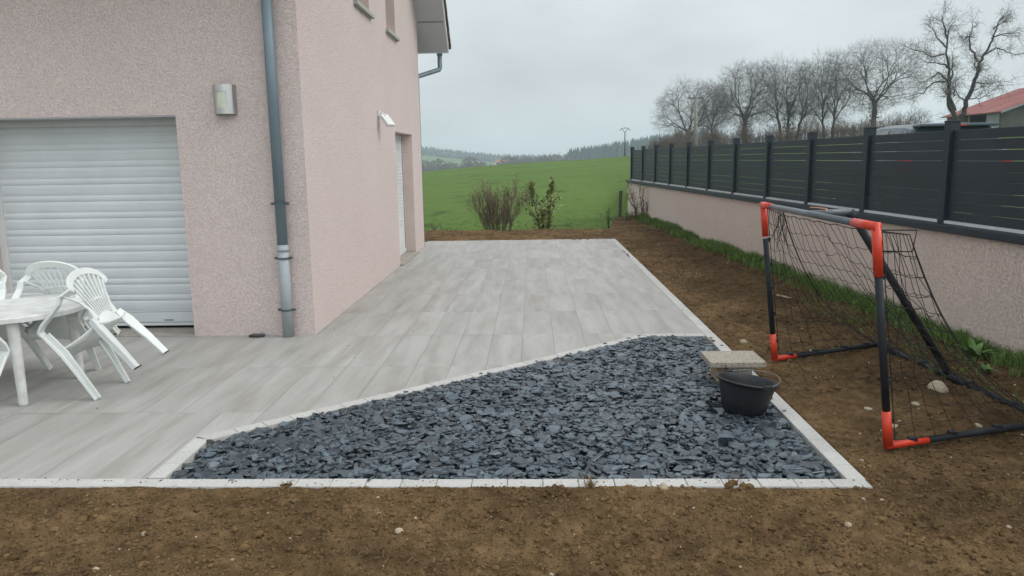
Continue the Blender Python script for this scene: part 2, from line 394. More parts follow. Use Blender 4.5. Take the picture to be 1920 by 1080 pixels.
BED = [(-1.915, 3.65), (-1.915, 4.19), (1.03, 6.70), (1.552, 6.70), (1.552, 3.60)]
KW = .092
def soil_z(x, y):
    n = .030 * fbm(x * 1.1, y * 1.1, 0, 3) + .020 * fbm(x * 5, y * 5, 5, 4) + .026 * abs(fbm(x * 14, y * 14, 9, 4)) + .006 * fbm(x * 34, y * 34, 2, 2)
    n += .007 * math.sin(y * 52 + 2.2 * fbm(x * .9, y * .7, 4, 2)) * max(0, fbm(x * .8, y * 1.4, 8, 2) + .25) * (1 if y < 3.6 else .4)
    z = -.018 + n
    if y > 14.9: z += .05 * smooth((y - 15.0) / .8)
    if x > 1.64: z += .035 * smooth((x - 2.0) / 1.2)
    # keep the soil below the kerb line where it meets it
    d = None
    if y < 3.9 and x < 1.75: d = 3.5256 - .00994 * x - y
    if x > 1.6 and y < 15.2: d = x - 1.648 if d is None else max(d, x - 1.648)
    if y > 15.0: d = y - 15.06 if d is None else max(d, y - 15.06)
    if d is not None and d < .3:
        t = smooth(d / .3); z = (1 - t) * (-.005 + n * .30) + t * z
    if d is not None and d < -.01: z = -.10
    # far rim of the turned earth sinks under the meadow
    lim = 17.3 + .25 * fbm(x * .8, 1.3, 0, 3) if x < 1.0 else interp(x, [1.0, 1.75, 2.15, 3.2], [17.35, 17.5, 20.2, 21.3])
    z -= .35 * smooth((y - lim + .5) / .9)
    return z
ys1 = [1.6 + .013 * i for i in range(154)]
xs1 = [-3.4 + .0165 * i for i in range(360)]
tag(grid_sheet('soil', xs1, ys1, soil_z, 'soil', lambda x, y: x <= 2.54), 'bare brown raked soil in front of the kerb', kind='structure')
def keep2(x, y): return x < wall_x(y) + .08 and not (x < 1.56 and y < 14.9) 
xs2 = [-4.6 + .14 * i for i in range(44)] + [1.555 + .026 * i for i in range(90)]
ys2 = [1.6] + [3.575 + .026 * i for i in range(150)] + [7.5 + .05 * i for i in range(282)]
xs2 = [x for x in xs2 if x < 4.0]
tag(grid_sheet('soil', [x for x in xs2 if x > 1.5], ys2, soil_z, 'soil', lambda x, y: keep2(x, y) and y > 3.55 and x > 1.5), 'bare brown soil strip between kerb and low wall', kind='structure')
xs3 = [-4.6 + .05 * i for i in range(124)]
ys3 = [14.95 + .04 * i for i in range(76)]
tag(grid_sheet('soil', xs3, ys3, soil_z, 'soil', lambda x, y: x < 1.58), 'bare brown soil bank beyond the terrace', kind='structure')
xs4 = [2.53 + .06 * i for i in range(60)]; ys4 = [-4 + .1 * i for i in range(77)]
tag(grid_sheet('soil', xs4, ys4, lambda x, y: soil_z(x, y) - .004, 'soil', lambda x, y: x < wall_x(y) + .1), 'bare brown soil beside the low wall', kind='structure')

xs5 = [-14 + .35 * i for i in range(31)] + [-3.3, -3.15]; ys5 = [-6 + .3 * i for i in range(31)] + [3.1 + .02 * i for i in range(36)]
tag(grid_sheet('soil', xs5, ys5, lambda x, y: soil_z(x, y) - .006, 'soil', lambda x, y: x < -3.1), 'bare brown soil continuing left of the view', kind='structure')
xs6 = [-3.5 + .2 * i for i in range(31)]; ys6 = [-6 + .25 * i for i in range(31)]
tag(grid_sheet('soil', xs6, ys6, lambda x, y: soil_z(x, y) - .01, 'soil', lambda x, y: y < 1.72 and x < 2.6), 'bare brown soil under the photographer', kind='structure')
# terrace ------------------------------------------------------------------
def terrace():
    mb = MB(); TW, TL, gap = .2765, 1.073, .0020
    sx, sy = (BED[2][1] - BED[1][1]) / (BED[2][0] - BED[1][0]), BED[1][1]
    y_out = lambda x: 4.227 + (x + 2.01) * (6.752 - 4.227) / (.962 + 2.01)   # outer edge of the oblique kerb
    for i in range(-34, 7):
        x0, x1 = -.100 + TW * i, -.100 + TW * (i + 1)
        for j in range(-2, 10):
            y0, y1 = 4.690 + TL * j, 4.690 + TL * (j + 1)
            y0, y1 = max(y0, 3.60), min(y1, 14.955)
            if y1 - y0 < .02: continue
            xa, xb = x0 + gap / 2, min(x1 - gap / 2, 1.552)
            if xb - xa < .01: continue
            tilt = random.random() * .9 + .05
            q = [(xa, y0 + gap / 2), (xb, y0 + gap / 2), (xb, y1 - gap / 2), (xa, y1 - gap / 2)]
            q = clip(q, .00994, 1, 3.6183)
            if len(q) < 3: continue
            pieces = [clip(q, -1, 0, 2.01)]
            rest = clip(q, 1, 0, -2.01)
            if len(rest) > 2:
                k = (6.752 - 4.227) / (.962 + 2.01)
                mid = clip(rest, -1, 0, -.962)
                if len(mid) > 2: pieces.append(clip(mid, -k, 1, 4.227 + 2.01 * k))
                rt = clip(rest, 1, 0, .962)
                if len(rt) > 2: pieces.append(clip(rt, 0, 1, 6.752))
            for p in pieces:
                if len(p) < 3: continue
                o = len(mb.v)
                dz = (tilt - .5) * .0012
                mb.v.extend([(x, y, dz) for x, y in p]); mb.face(range(o, o + len(p)), tilt)
    t = mb.build('terrace', 'tile')
    tag(t, 'terrace of pale grey wood look paving planks', kind='structure')
    g = MB(); g.add([(-9.5, 3.65, -.008), (1.552, 3.65, -.008), (1.552, 14.955, -.008), (-9.5, 14.955, -.008)], [(0, 1, 2, 3)])
    # the bed is open: the grout bed is laid as strips round it
    g = MB()
    for p in ([(-9.5, 3.71), (-2.0, 3.64), (-2.0, 14.955), (-9.5, 14.955)], [(-2.0, 4.235), (.962, 6.75), (.962, 14.955), (-2.0, 14.955)], [(.962, 6.75), (1.552, 6.75), (1.552, 14.955), (.962, 14.955)]):
        o = len(g.v); g.v.extend([(x, y, -.006) for x, y in p]); g.face(range(o, o + 4))
    g.build('mortar_bed', 'grout', t)
terrace()

def kerb():
    mb = MB(); st = .1785
    def run(p, q, nrm, skew0=0, skew1=0):
        """pavers from p to q along the bed side, thickness KW on the side nrm"""
        p, q, nrm = Vector(p), Vector(q), Vector(nrm).normalized(); d = (q - p); Ln = d.length; d.normalize()
        n = max(1, round(Ln / st))
        for i in range(n):
            a, b = Ln * i / n + .0011, Ln * (i + 1) / n - .0011
            A, B = p + d * a, p + d * b
            C_, D_ = B + nrm * KW, A + nrm * KW
            if i == 0: D_ = D_ + d * skew0
            if i == n - 1: C_ = C_ + d * skew1
            dz = random.uniform(-.0015, .0015); z = .004 + dz; e = .004
            poly = [A, B, C_, D_]
            c = sum(poly, Vector((0, 0))) / 4
            r = random.random() * .9 + .05
            o = len(mb.v)
            top = [c + (x - c) * (1 - e / (x - c).length) for x in poly]
            mb.v.extend([(x.x, x.y, -.09) for x in poly] + [(x.x, x.y, z - e) for x in poly] + [(x.x, x.y, z) for x in top])
            for a0 in (0, 4):
                for j in range(4): mb.face((o + a0 + j, o + a0 + (j + 1) % 4, o + a0 + 4 + (j + 1) % 4, o + a0 + 4 + j), r)
            mb.face((o + 8, o + 9, o + 10, o + 11), r)
    run((-9.4, 3.7097), (1.64, 3.600), (0, -1))                        # front
    run((1.552, 3.60), (1.552, 14.96), (1, 0))                        # right edge
    run((-1.915, 3.652), (-1.915, 4.19), (-1, 0), 0, .03)               # left of the bed
    dd = Vector((BED[2][0] - BED[1][0], BED[2][1] - BED[1][1])).normalized()
    run(BED[1], BED[2], (-dd.y, dd.x), -.03, -.02)                      # oblique
    run((1.03, 6.70), (1.55, 6.70), (0, 1), -.055, 0)
    run((-2.1, 14.962), (1.64, 14.962), (0, 1))                       # far edge
    tag(mb.build('kerb', 'kerb'), 'pale concrete paver kerb round terrace and slate bed', kind='structure')
kerb()

# slate --------------------------------------------------------------------
def in_bed(x, y, m=0.):
    if not (-1.915 + m < x < 1.552 - m and 3.60 + m < y < 6.70 - m): return False
    k = (6.70 - 4.19) / (1.03 + 1.915)
    return y < 4.19 + (x + 1.915) * k - m * 1.3
def slate():
    mb = MB()
    o = 0; mb.v.extend([(x, y, -.045) for x, y in BED]); mb.face(range(len(BED)), .1)
    cnt = 0
    rr = random.Random(11)
    while cnt < 12500:
        x, y = rr.uniform(-1.92, 1.56), rr.uniform(3.6, 6.72)
        size = rr.choice((.013, .016, .020, .023, .026, .030, .037, .042))
        if rr.random() < .09: size = rr.uniform(.048, .066)
        if not in_bed(x, y, size * .55): 
            continue
        cnt += 1
        n = rr.randint(4, 7); a0 = rr.random() * 7; asp = rr.uniform(.5, .95)
        lay = rr.random() ** .8
        edge = min(x + 1.915, 1.552 - x, y - 3.6)
        z = -.038 + lay * .036 + .012 * smooth(edge / .5) + .010 * fbm(x * 2, y * 2, 4, 2)
        tx, ty = rr.gauss(0, .16), rr.gauss(0, .16)
        if rr.random() < .10: tx, ty = rr.gauss(0, .5), rr.gauss(0, .5)
        th = rr.uniform(.003, .008)
        pts = []
        for i in range(n):
            a = a0 + 2 * math.pi * (i + rr.uniform(-.3, .3)) / n
            q = size * rr.uniform(.7, 1.15)
            pts.append((q * math.cos(a), q * asp * math.sin(a)))
        ro = Matrix.Rotation(rr.random() * 6.3, 3, 'Z') 
        tl = Matrix.Rotation(tx, 3, 'X') @ Matrix.Rotation(ty, 3, 'Y')
        vs = [tl @ (ro @ Vector((px, py, 0))) + Vector((x, y, z)) for px, py in pts]
        up = tl @ Vector((0, 0, th))
        ins = [tl @ (ro @ Vector((px * .9, py * .9, 0))) + Vector((x, y, z)) + up for px, py in pts]
        r = rr.random() * .95 + .03
        mb.add(vs + ins, [tuple(range(n, 2 * n))] + [(i, (i + 1) % n, n + (i + 1) % n, n + i) for i in range(n)], r)
    # strays on the kerb
    for x, y in ((1.575, 4.62), (1.59, 5.35), (1.60, 6.32), (1.575, 6.6), (.3, 6.10), (-.4, 5.52), (.62, 6.43), (-.9, 5.08), (.02, 5.87), (.85, 6.62), (.95, 6.70)):
        r = rr.random() * .9 + .05; s = rr.uniform(.010, .02)
        pts = [(x + s * math.cos(a) * rr.uniform(.7, 1.2), y + s * math.sin(a) * rr.uniform(.5, 1)) for a in (0, 1.2, 2.4, 3.7, 5)]
        mb.prism(pts, .006, .011, r)
    tag(mb.build('slate_chips', 'slate'), 'dark blue grey slate chips filling the planting bed', kind='stuff')
slate()

def on_soil(x, y):
    if y < 3.53: return True
    if x > 1.67 and x < wall_x(y) - .05: return True
    return y > 15.1 and y < 17.1
def lump(mb, x, y, z, s, rr, flat=.6, r=0.):
    """small irregular lump"""
    base = [(0, 0, 1), (.9, 0, .25), (.28, .86, .3), (-.73, .53, .2), (-.73, -.53, .3), (.28, -.86, .25), (.73, .53, -.5), (-.28, .86, -.5), (-.9, 0, -.5), (-.28, -.86, -.5), (.73, -.53, -.5)]
    ro = rr.random() * 6.3; c, sn = math.cos(ro), math.sin(ro); ax = rr.uniform(.7, 1.35)
    vs = []
    for bx, by, bz in base:
        q = s * rr.uniform(.72, 1.2)
        bx *= ax; vs.append((x + q * (bx * c - by * sn), y + q * (bx * sn + by * c), z + q * bz * flat))
    mb.add(vs, [(0, 1, 2), (0, 2, 3), (0, 3, 4), (0, 4, 5), (0, 5, 1), (1, 6, 2), (2, 6, 7), (2, 7, 3), (3, 7, 8), (3, 8, 4), (4, 8, 9), (4, 9, 5), (5, 9, 10), (5, 10, 1), (1, 10, 6)], r)
def scatter():
    rr = random.Random(5)
    cl, gr, st = MB(), MB(), MB()
    def spot(near):
        while True:
            if near: x, y = rr.uniform(-3.2, 2.9), rr.uniform(2.2, 3.53)
            else:
                y = 3.55 + 11.5 * rr.random() ** 1.7; x = rr.uniform(1.67, wall_x(y) - .1)
            if rr.random() < .03: x, y = rr.uniform(-2.2, 2.5), rr.uniform(15.1, 17.1)
            if on_soil(x, y): return x, y
    for i in range(44000):
        x, y = spot(i % 5 < 3); s = min(.024, .0025 + rr.expovariate(1 / .0034))
        if y > 5: s *= 1.3
        lump(cl, x, y, soil_z(x, y) + s * .15, s, rr, .75, rr.random() * .95 + .02)
    for i in range(620):
        x, y = spot(i % 5 < 2); s = min(.016, .002 + rr.expovariate(1 / .003))
        lump(gr, x, y, soil_z(x, y) + s * .2, s, rr, .6, rr.random() * .95 + .02)
    for i in range(2600):
        x, y = spot(i % 4 < 3); ln = rr.uniform(.008, .036); a = rr.random() * 6.3; z = soil_z(x, y) + .004
        b = Vector((math.cos(a), math.sin(a), rr.uniform(-.1, .45))) * ln
        p = Vector((x, y, z)); mid = p + b * .5 + Vector((0, 0, rr.uniform(0, .01)))
        st.tube([p, mid, p + b], .0009, 3, False, rr.random() * .9 + .05)
    for i in range(170):                       # crumbs kicked on to the kerb, specks on the terrace
        x = rr.uniform(-3, 1.6); y = 3.62 - .00994 * x - abs(rr.gauss(0, .035)); s = rr.uniform(.002, .006)
        if i % 4 == 0: x, y, s = rr.uniform(-3.2, 1.5), 3.8 + 9 * rr.random() ** 1.5, rr.uniform(.003, .007)
        if in_bed(x, y): continue
        lump(cl, x, y, .006, s, rr, .5, rr.random() * .5 + .02)
    tag(cl.build('soil_clods', 'clod'), 'brown crumbs and clods lying over the raked soil', kind='stuff')
    tag(gr.build('gravel', 'stone', smooth=True), 'small pale pebbles scattered over the soil', kind='stuff')
    tag(st.build('dry_straw', 'straw'), 'dry grass stalks littering the soil', kind='stuff')
    spots = [(-.61, 3.12, .026, .016, 'flat beige stone on the soil in front of the kerb'), (.627, 3.505, .030, .02, 'rounded white stone against the front kerb'),
             (-1.70, 3.02, .018, .014, 'small cream stone on the soil below the left kerb'), (1.378, 3.157, .018, .014, 'small white stone on the soil towards the front kerb corner'),
             (2.725, 5.008, .075, .06, 'large tan rock on the soil behind the goal post'), (2.444, 4.737, .038, .018, 'flat white stone near the tan rock inside the goal'),
             (2.632, 4.373, .034, .018, 'pale stone beside the ground bar of the goal'), (2.12, 4.68, .036, .014, 'thin pale stone shard between kerb and goal post'),
             (2.17, 4.42, .034, .014, 'pale broken stone on the soil near the kerb by the goal post'), (1.82, 6.45, .045, .03, 'cream stone lying by the kerb beyond the stone slab'),
             (2.03, 6.28, .07, .04, 'earthy brown rock by the kerb behind the stone slab')]
    for x, y, s, f, lab in spots:
        mb = MB(); 
        lump(mb, 0, 0, s * .25, s, rr, f / s * 1.1, .5)
        o = mb.build('stone', 'stone' if 'earthy' not in lab else 'clod', smooth=True, loc=(x, y, soil_z(x, y)))
        sb = o.modifiers.new('sub', 'SUBSURF'); sb.levels = sb.render_levels = 2
        tag(o, lab, 'stone', 'stones lying on the soil')
scatter()

# ------------------------------------------------------------------ house
HX, HY, HF = -2.05, 6.90, 14.25      # gable wall x, front wall y, far corner y
def wall_holes(mb, u0, u1, v0, top, holes, place):
    """wall face in (u,v) with rectangular holes; top(u) height; place(u,v)->xyz"""
    us = sorted({u0, u1, *[h[0] for h in holes], *[h[1] for h in holes], *([10.575] if u0 < 10.575 < u1 else [])})
    for a, b in zip(us, us[1:]):
        vs = sorted({v0, *[h[2] for h in holes if h[0] <= a and h[1] >= b], *[h[3] for h in holes if h[0] <= a and h[1] >= b]})
        for i, v in enumerate(vs):
            if any(h[0] <= a and h[1] >= b and abs(h[2] - v) < 1e-6 for h in holes): continue
            if i + 1 < len(vs): q = [(a, v), (b, v), (b, vs[i + 1]), (a, vs[i + 1])]
            else: q = [(a, v), (b, v), (b, top(b)), (a, top(a))]
            o = len(mb.v); mb.v.extend([place(*p) for p in q]); mb.face(range(o, o + 4))
def reveal(mb, u0, u1, v0, v1, place, d, sides='lrt'):
    q = lambda u, v: (place(u, v, 0), place(u, v, d))
    for s_, (a, b) in dict(l=((u0, v0), (u0, v1)), r=((u1, v1), (u1, v0)), t=((u0, v1), (u1, v1)), b=((u1, v0), (u0, v0))).items():
        if s_ in sides:
            o = len(mb.v); p, p2 = q(*a); r_, r2 = q(*b); mb.v.extend([p, p2, r2, r_]); mb.face(range(o, o + 4))
def shutter_slats(mb, u0, u1, v0, v1, place, per=.162, depth=.011, phase=0):
    prof = []
    lob = [(0, .37, 1.), (.37, 1., 1.)]
    v = v0 - phase
    while v < v1:
        for a, b, k in lob:
            for t in (0, .1, .3, .5, .61, .63, .65, .8, .93):
                z = v + (a + (b - a) * t) * per
                if v0 <= z <= v1: prof.append((z, depth * k * math.sin(math.pi * t) ** .7 - (.003 if t == .63 and a > .1 else 0)))
        v += per
    prof = [(v0, 0)] + prof + [(v1, 0)]
    o = len(mb.v)
    for z, d in prof: mb.v.append(place(u0, z, -d)); mb.v.append(place(u1, z, -d))
    for i in range(len(prof) - 1): mb.face((o + 2 * i, o + 2 * i + 1, o + 2 * i + 3, o + 2 * i + 2))

def house():
    root = empty('house', (HX, HY, 0)); inv = Vector((HX, HY, 0))
    tag(root, 'two storey house rendered in pale pink with white roller shutters', 'house')
    def fp(u, v, d=0): return (u - HX, d, v)                     # front wall, d goes in (+y)
    def gp(u, v, d=0): return (-d, u - HY, v)                    # gable wall, u is world y, d goes in (-x)
    apex = lambda y: 3.99 + min(y - HY, HF - y) 
    D1 = .30
    gar = (-5.16, -3.2, .0, 2.036)
    door = (11.58, 13.18, .03, 2.035)
    w1, w2 = (9.25, 10.05, 3.455, 4.75), (11.22, 11.95, 3.455, 4.75)
    wl = MB()
    wall_holes(wl, -12.5, HX, -.004, lambda u: 3.99, [gar], fp)
    wall_holes(wl, HY, HF, -.004, apex, [door, w1, w2], gp)
    # far and left walls close the volume
    wl.add([(0, HF - HY, -.1), (-10.45, HF - HY, -.1), (-10.45, HF - HY, 3.9), (0, HF - HY, 3.9)], [(0, 1, 2, 3)])
    wl.add([(-10.45, 0, -.1), (-10.45, 0, 3.9), (-10.45, 3.675, 7.575), (-10.45, HF - HY, 3.9), (-10.45, HF - HY, -.1)], [(0, 1, 2, 3, 4)])
    wl.build('wall', 'render', root)
    # garage opening
    rv = MB(); reveal(rv, *gar, fp, D1 + .06, 'lrt'); rv.build('reveal', 'reveal', root)
    th = MB(); th.box(gar[0] - HX, gar[1] - HX + .001, -.02, D1 + .10, -.08, .012); th.build('threshold', 'concrete', root, bevel=.004)
    sh = MB(); shutter_slats(sh, gar[0] + .06, gar[1], .175, gar[3], lambda u, v, d: fp(u, v, D1 + d), .162, .010, .05)
    so_ = sh.build('garage_shutter', 'shutter', root, smooth=False)
    rl = MB(); rl.box(gar[0] + .06 - HX, gar[1] - HX, D1 - .014, D1 + .012, .075, .172); rl.box(gar[0] + .06 - HX, gar[1] - HX, D1 - .022, D1 + .012, .042, .070)
    rl.build('bottom_rail', 'shutter', so_, bevel=.004)
    lb = MB(); lb.box(-.42 - 3.2 - HX, -.33 - 3.2 - HX, D1 - .0165, D1 - .0135, .092, .100); lb.build('lock_slot', 'dark', so_)
    dk = MB(); dk.box(gar[0] - HX, gar[1] - HX, D1 + .03, D1 + .06, .0, 2.05); dk.build('dark_back', 'dark', so_)
    gr = MB(); gr.box(gar[0] - HX + .002, gar[0] + .07 - HX, D1 - .03, D1 + .03, .013, 2.03); gr.build('guide_rail', 'white', so_, bevel=.004)
    lt = MB(); lt.box(gar[0] - HX + .072, gar[1] - HX - .002, .004, D1 - .02, 2.026, 2.034); lt.build('lintel_lining', 'pvc', root)
    # terrace door
    rv = MB(); reveal(rv, *door, gp, .27, 'lrt'); rv.build('reveal', 'reveal', root)
    ds = MB(); shutter_slats(ds, door[0] + .05, door[1] - .03, .09, door[3], lambda u, v, d: gp(u, v, .18 + d), .058, .010)
    dso = ds.build('door_shutter', 'white', root)
    fr = MB()
    for a, b in ((door[1] - .028, door[1] - .002), (door[0] + .002, door[0] + .05)): fr.box(-.25, -.165, a - HY, b - HY, .032, 2.03)
    fr.box(-.205, -.165, door[0] + .05 - HY, door[1] - .03 - HY, .03, .09)
    fr.build('door_frame', 'white', dso, bevel=.004)
    gk = MB(); gk.box(-.182, -.1675, door[1] - .05 - HY, door[1] - .0285 - HY, .1, 1.98); gk.build('seal', 'dark', dso)
    ts = MB(); ts.box(-.30, .062, door[0] - .06 - HY, door[1] + .02 - HY, -.05, .026); ts.build('doorstep', 'concrete', root, bevel=.005)
    # upper windows
    for w_ in (w1, w2):
        rv = MB(); reveal(rv, *w_, gp, .22, 'lrtb'); rv.build('reveal', 'reveal', root)
        wf = MB(); a, b, c, d = w_
        for y0, y1, z0, z1 in ((a, b, c, c + .06), (a, b, d - .06, d), (a, a + .06, c + .06, d - .06), (b - .06, b, c + .06, d - .06), ((a + b) / 2 - .03, (a + b) / 2 + .03, c + .06, d - .06)):
            wf.box(-.24, -.19, y0 - HY, y1 - HY, z0, z1)
        wo = wf.build('window', 'white', root, bevel=.004)
        p = MB(); p.box(-.225, -.215, a + .06 - HY, b - .06 - HY, c + .06, d - .06); p.build('pane', 'glass', wo)
        sb = MB(); sb.box(-.2, .052, a - .075 - HY, b + .10 - HY, c - .052, c - .002); sb.build('window_sill', 'sill', root, bevel=.006)
    # roof: two pitched slabs with a gable overhang
    ov, sl = .50, .40
    for sgn in (1, -1):
        ym = (HF - HY) / 2; zr = 3.99 + ym
        ye = HF - HY + sl if sgn > 0 else -sl
        ze = 3.99 - sl
        def slab(m0, m1, x0, x1):
            mb = MB()
            mb.add([(x0, ym, zr + m0), (x1, ym, zr + m0), (x1, ye, ze + m0), (x0, ye, ze + m0), (x0, ym, zr + m1), (x1, ym, zr + m1), (x1, ye, ze + m1), (x0, ye, ze + m1)],
                   [(0, 1, 2, 3), (7, 6, 5, 4), (0, 4, 5, 1), (1, 5, 6, 2), (2, 6, 7, 3), (3, 7, 4, 0)]); return mb
        sf = slab(.0, .03, .004 - 10.9, ov).build('soffit', 'pvc', root)
        bb = slab(.002, .17, ov + .001, ov + .022).build('barge_board', 'white', root)
        # perforated joint in the soffit
        pj = MB(); tt = .805
        for k in range(15):
            x = .04 + k * .031; y = ym + (ye - ym) * (tt + .082 * (1 if sgn > 0 else 1)); z = zr + (ze - zr) * (tt + .082)
            n_ = Vector((0, -sgn * .7071, -.7071)) 
            d_ = Vector((0, sgn * .7071, -.7071))
            c = Vector((x, y, z)) + n_ * .002
            pj.add([c + Vector((-.007, 0, 0)) - d_ * .016, c + Vector((.007, 0, 0)) - d_ * .016, c + Vector((.007, 0, 0)) + d_ * .016, c + Vector((-.007, 0, 0)) + d_ * .016], [(0, 1, 2, 3)])
        pj.build('vent_strip', 'dark', sf)
        # courses of tiles, stepped
        tm = MB(); n = 16; Ls = math.hypot(ye - ym, ze - zr)
        dy, dz = (ye - ym) / Ls, (ze - zr) / Ls; ny, nz_ = (-dz, dy) if sgn > 0 else (dz, -dy)
        if nz_ < 0: ny, nz_ = -ny, -nz_
        for k in range(n):
            a, b = Ls * k / n, Ls * (k + 1) / n + .05
            for xx0, xx1 in ((-10.95, ov - .10), (ov - .10, ov + .055)):
                lo0, lo1 = .14, .185
                if xx0 > 0: lo0, lo1 = .10, .20
                pts = []
                for x in (xx0, xx1):
                    for t_, h in ((a, lo0), (b, lo0 + .035), (b, lo1 + .035), (a, lo1)):
                        pts.append((x, ym + dy * t_ + ny * h, zr + dz * t_ + nz_ * h))
                tm.add(pts, [(0, 1, 2, 3), (7, 6, 5, 4), (0, 4, 5, 1), (1, 5, 6, 2), (2, 6, 7, 3), (3, 7, 4, 0)], random.random() * .9 + .05)
        tm.build('roof', 'rooftile', root)
        # eave box and gutter
        eb = MB()
        ysg = 1 if sgn > 0 else -1
        a, b = sorted((ye, ye + ysg * .03)); eb.box(-10.9, ov + .02, a, b, ze - .02, ze + .15); eb.build('fascia', 'pvc', root)
        gu = MB(); k = []
        gy0 = ye + ysg * .10
        o = len(gu.v)
        for x in (-10.9, ov - .02):
            for i in range(9):
                an = math.pi + math.pi * i / 8
                gu.v.append((x, gy0 + .065 * math.cos(an), ze + .09 + .065 * math.sin(an)))
        for i in range(8): gu.face((o + i, o + i + 1, o + 10 + i, o + 9 + i))
        gu.build('gutter', 'zinc', root, smooth=True)
    # downpipe of the far eave, back to the far corner
    yb = HF - HY
    dp = MB(); dp.tube([(.345, yb + .46, ze + .05), (.345, yb + .45, 3.31), (.335, yb + .43, 3.275), (-.02, yb + .20, 3.14), (-.05, yb + .12, 3.08), (-.05, yb + .10, 0)], .042, 14)
    dp.build('downpipe', 'zinc', root, smooth=True)
    cl = MB(); cl.tube([(.345, yb + .46, ze + .02), (.345, yb + .46, ze - .06)], .052, 14); cl.build('pipe_socket', 'zinc', root, smooth=True)
    # front downpipe
    px, py = -2.282 - HX, -.07
    dp = MB(); dp.tube([(px, py, 3.8), (px, py, .84)], .047, 20); dpo = dp.build('downpipe', 'zinc', root, smooth=True)
    ca = MB(); ca.tube([(px, py, .86), (px, py, -.004)], .051, 20); ca.tube([(px, py, .835), (px, py, .80)], .055, 20); ca.build('standpipe', 'iron', root, smooth=True)
    for z in (1.234, .738, .256):
        bd = MB(); bd.tube([(px, py, z - .008), (px, py, z + .008)], .058, 20); bd.box(px - .008, px + .008, py + .05, .004, z - .007, z + .007)
        bd.box(px - .082, px - .052, py - .008, py + .008, z - .011, z + .011); bd.box(px + .052, px + .082, py - .008, py + .008, z - .011, z + .011)
        bd.build('pipe_clip', 'band', dpo)
    # rough corner bead
    return root
house()

def wall_lamp():
    x0, x1, z0, z1 = -2.825, -2.64, 2.035, 2.29; cx = (x0 + x1) / 2
    root = tag(empty('wall_lamp', (cx, HY, (z0 + z1) / 2)), 'curved brushed steel wall lamp with square glass on the house front', 'wall lamp')
    def arc(m, r, h0, h1, a0, a1, th):
        n = 16; o = len(m.v)
        for i in range(n + 1):
            a = a0 + (a1 - a0) * i / n
            for q in (r, r - th):
                for z in (h0, h1): m.v.append((.102 * math.sin(a) * q / .1, -.088 * math.cos(a) * q / .1, z))
        for i in range(n):
            b = o + 4 * i
            for f in ((b, b + 4, b + 5, b + 1), (b + 2, b + 3, b + 7, b + 6), (b, b + 2, b + 6, b + 4), (b + 1, b + 5, b + 7, b + 3)): m.face(f)
        m.face((o, o + 1, o + 3, o + 2)); b = o + 4 * n; m.face((b, b + 2, b + 3, b + 1))
    h = (z1 - z0) / 2
    sh = MB(); q = math.pi / 2
    arc(sh, .1, h - .060, h, -q, q, .004); arc(sh, .1, -h, -h + .055, -q, q, .004)
    arc(sh, .1, -h + .055, h - .060, -q, -.55, .004); arc(sh, .1, -h + .055, h - .060, .40, q, .004)
    sh.build('shade', 'steel', root)
    gl = MB(); arc(gl, .095, -h + .05, h - .055, -.6, .45, .003); gl.build('diffuser', 'diffuser', root)
    bp = MB(); bp.box(-.075, .075, -.012, .001, -h + .01, h - .01); bp.build('back_plate', 'cartrim', root)
    bl = MB(); bl.lathe([(.001, -.05), (.025, -.04), (.03, 0), (.02, .05), (.012, .07)], 12, (0, -.045, 0)); bl.build('bulb', 'white', root, smooth=True)
wall_lamp()

def floodlight():
    root = tag(empty('floodlight', (HX, 10.33, 2.15)), 'small white floodlight tilted down on the gable wall', 'floodlight')
    b = MB(); b.box(0, .03, -.05, .05, .03, .12); b.build('mount', 'white', root, bevel=.008)
    a = MB(); a.tube([(.03, 0, .075), (.07, 0, .07), (.09, 0, .04)], .018, 10); a.build('arm', 'white', root, smooth=True)
    Mx = Matrix.Translation((.11, 0, 0)) @ Matrix.Rotation(R(-30), 4, 'Z') @ Matrix.Rotation(R(48), 4, 'Y')
    h = MB(); h.box(-.07, .12, -.075, .075, -.02, .025, mtx=Mx); h.build('head', 'white', root, bevel=.008)
    g = MB(); g.box(-.05, .10, -.06, .06, -.0225, -.0205, mtx=Mx); g.build('lens', 'diffuser', root)
    s = MB(); s.box(.0, .022, -.014, .014, -.06, .028); s.build('sensor', 'white', root, bevel=.005)
floodlight()
o = MB(); o.prism([(-.075, -.03), (.01, -.045), (.07, -.02), (.06, .03), (-.06, .035)], 0, .022)
tag(o.build('slate_offcut', 'slate', loc=(-2.575, 6.835, .002), bevel=.003), 'grey slate offcut lying at the foot of the house front', 'stone piece')

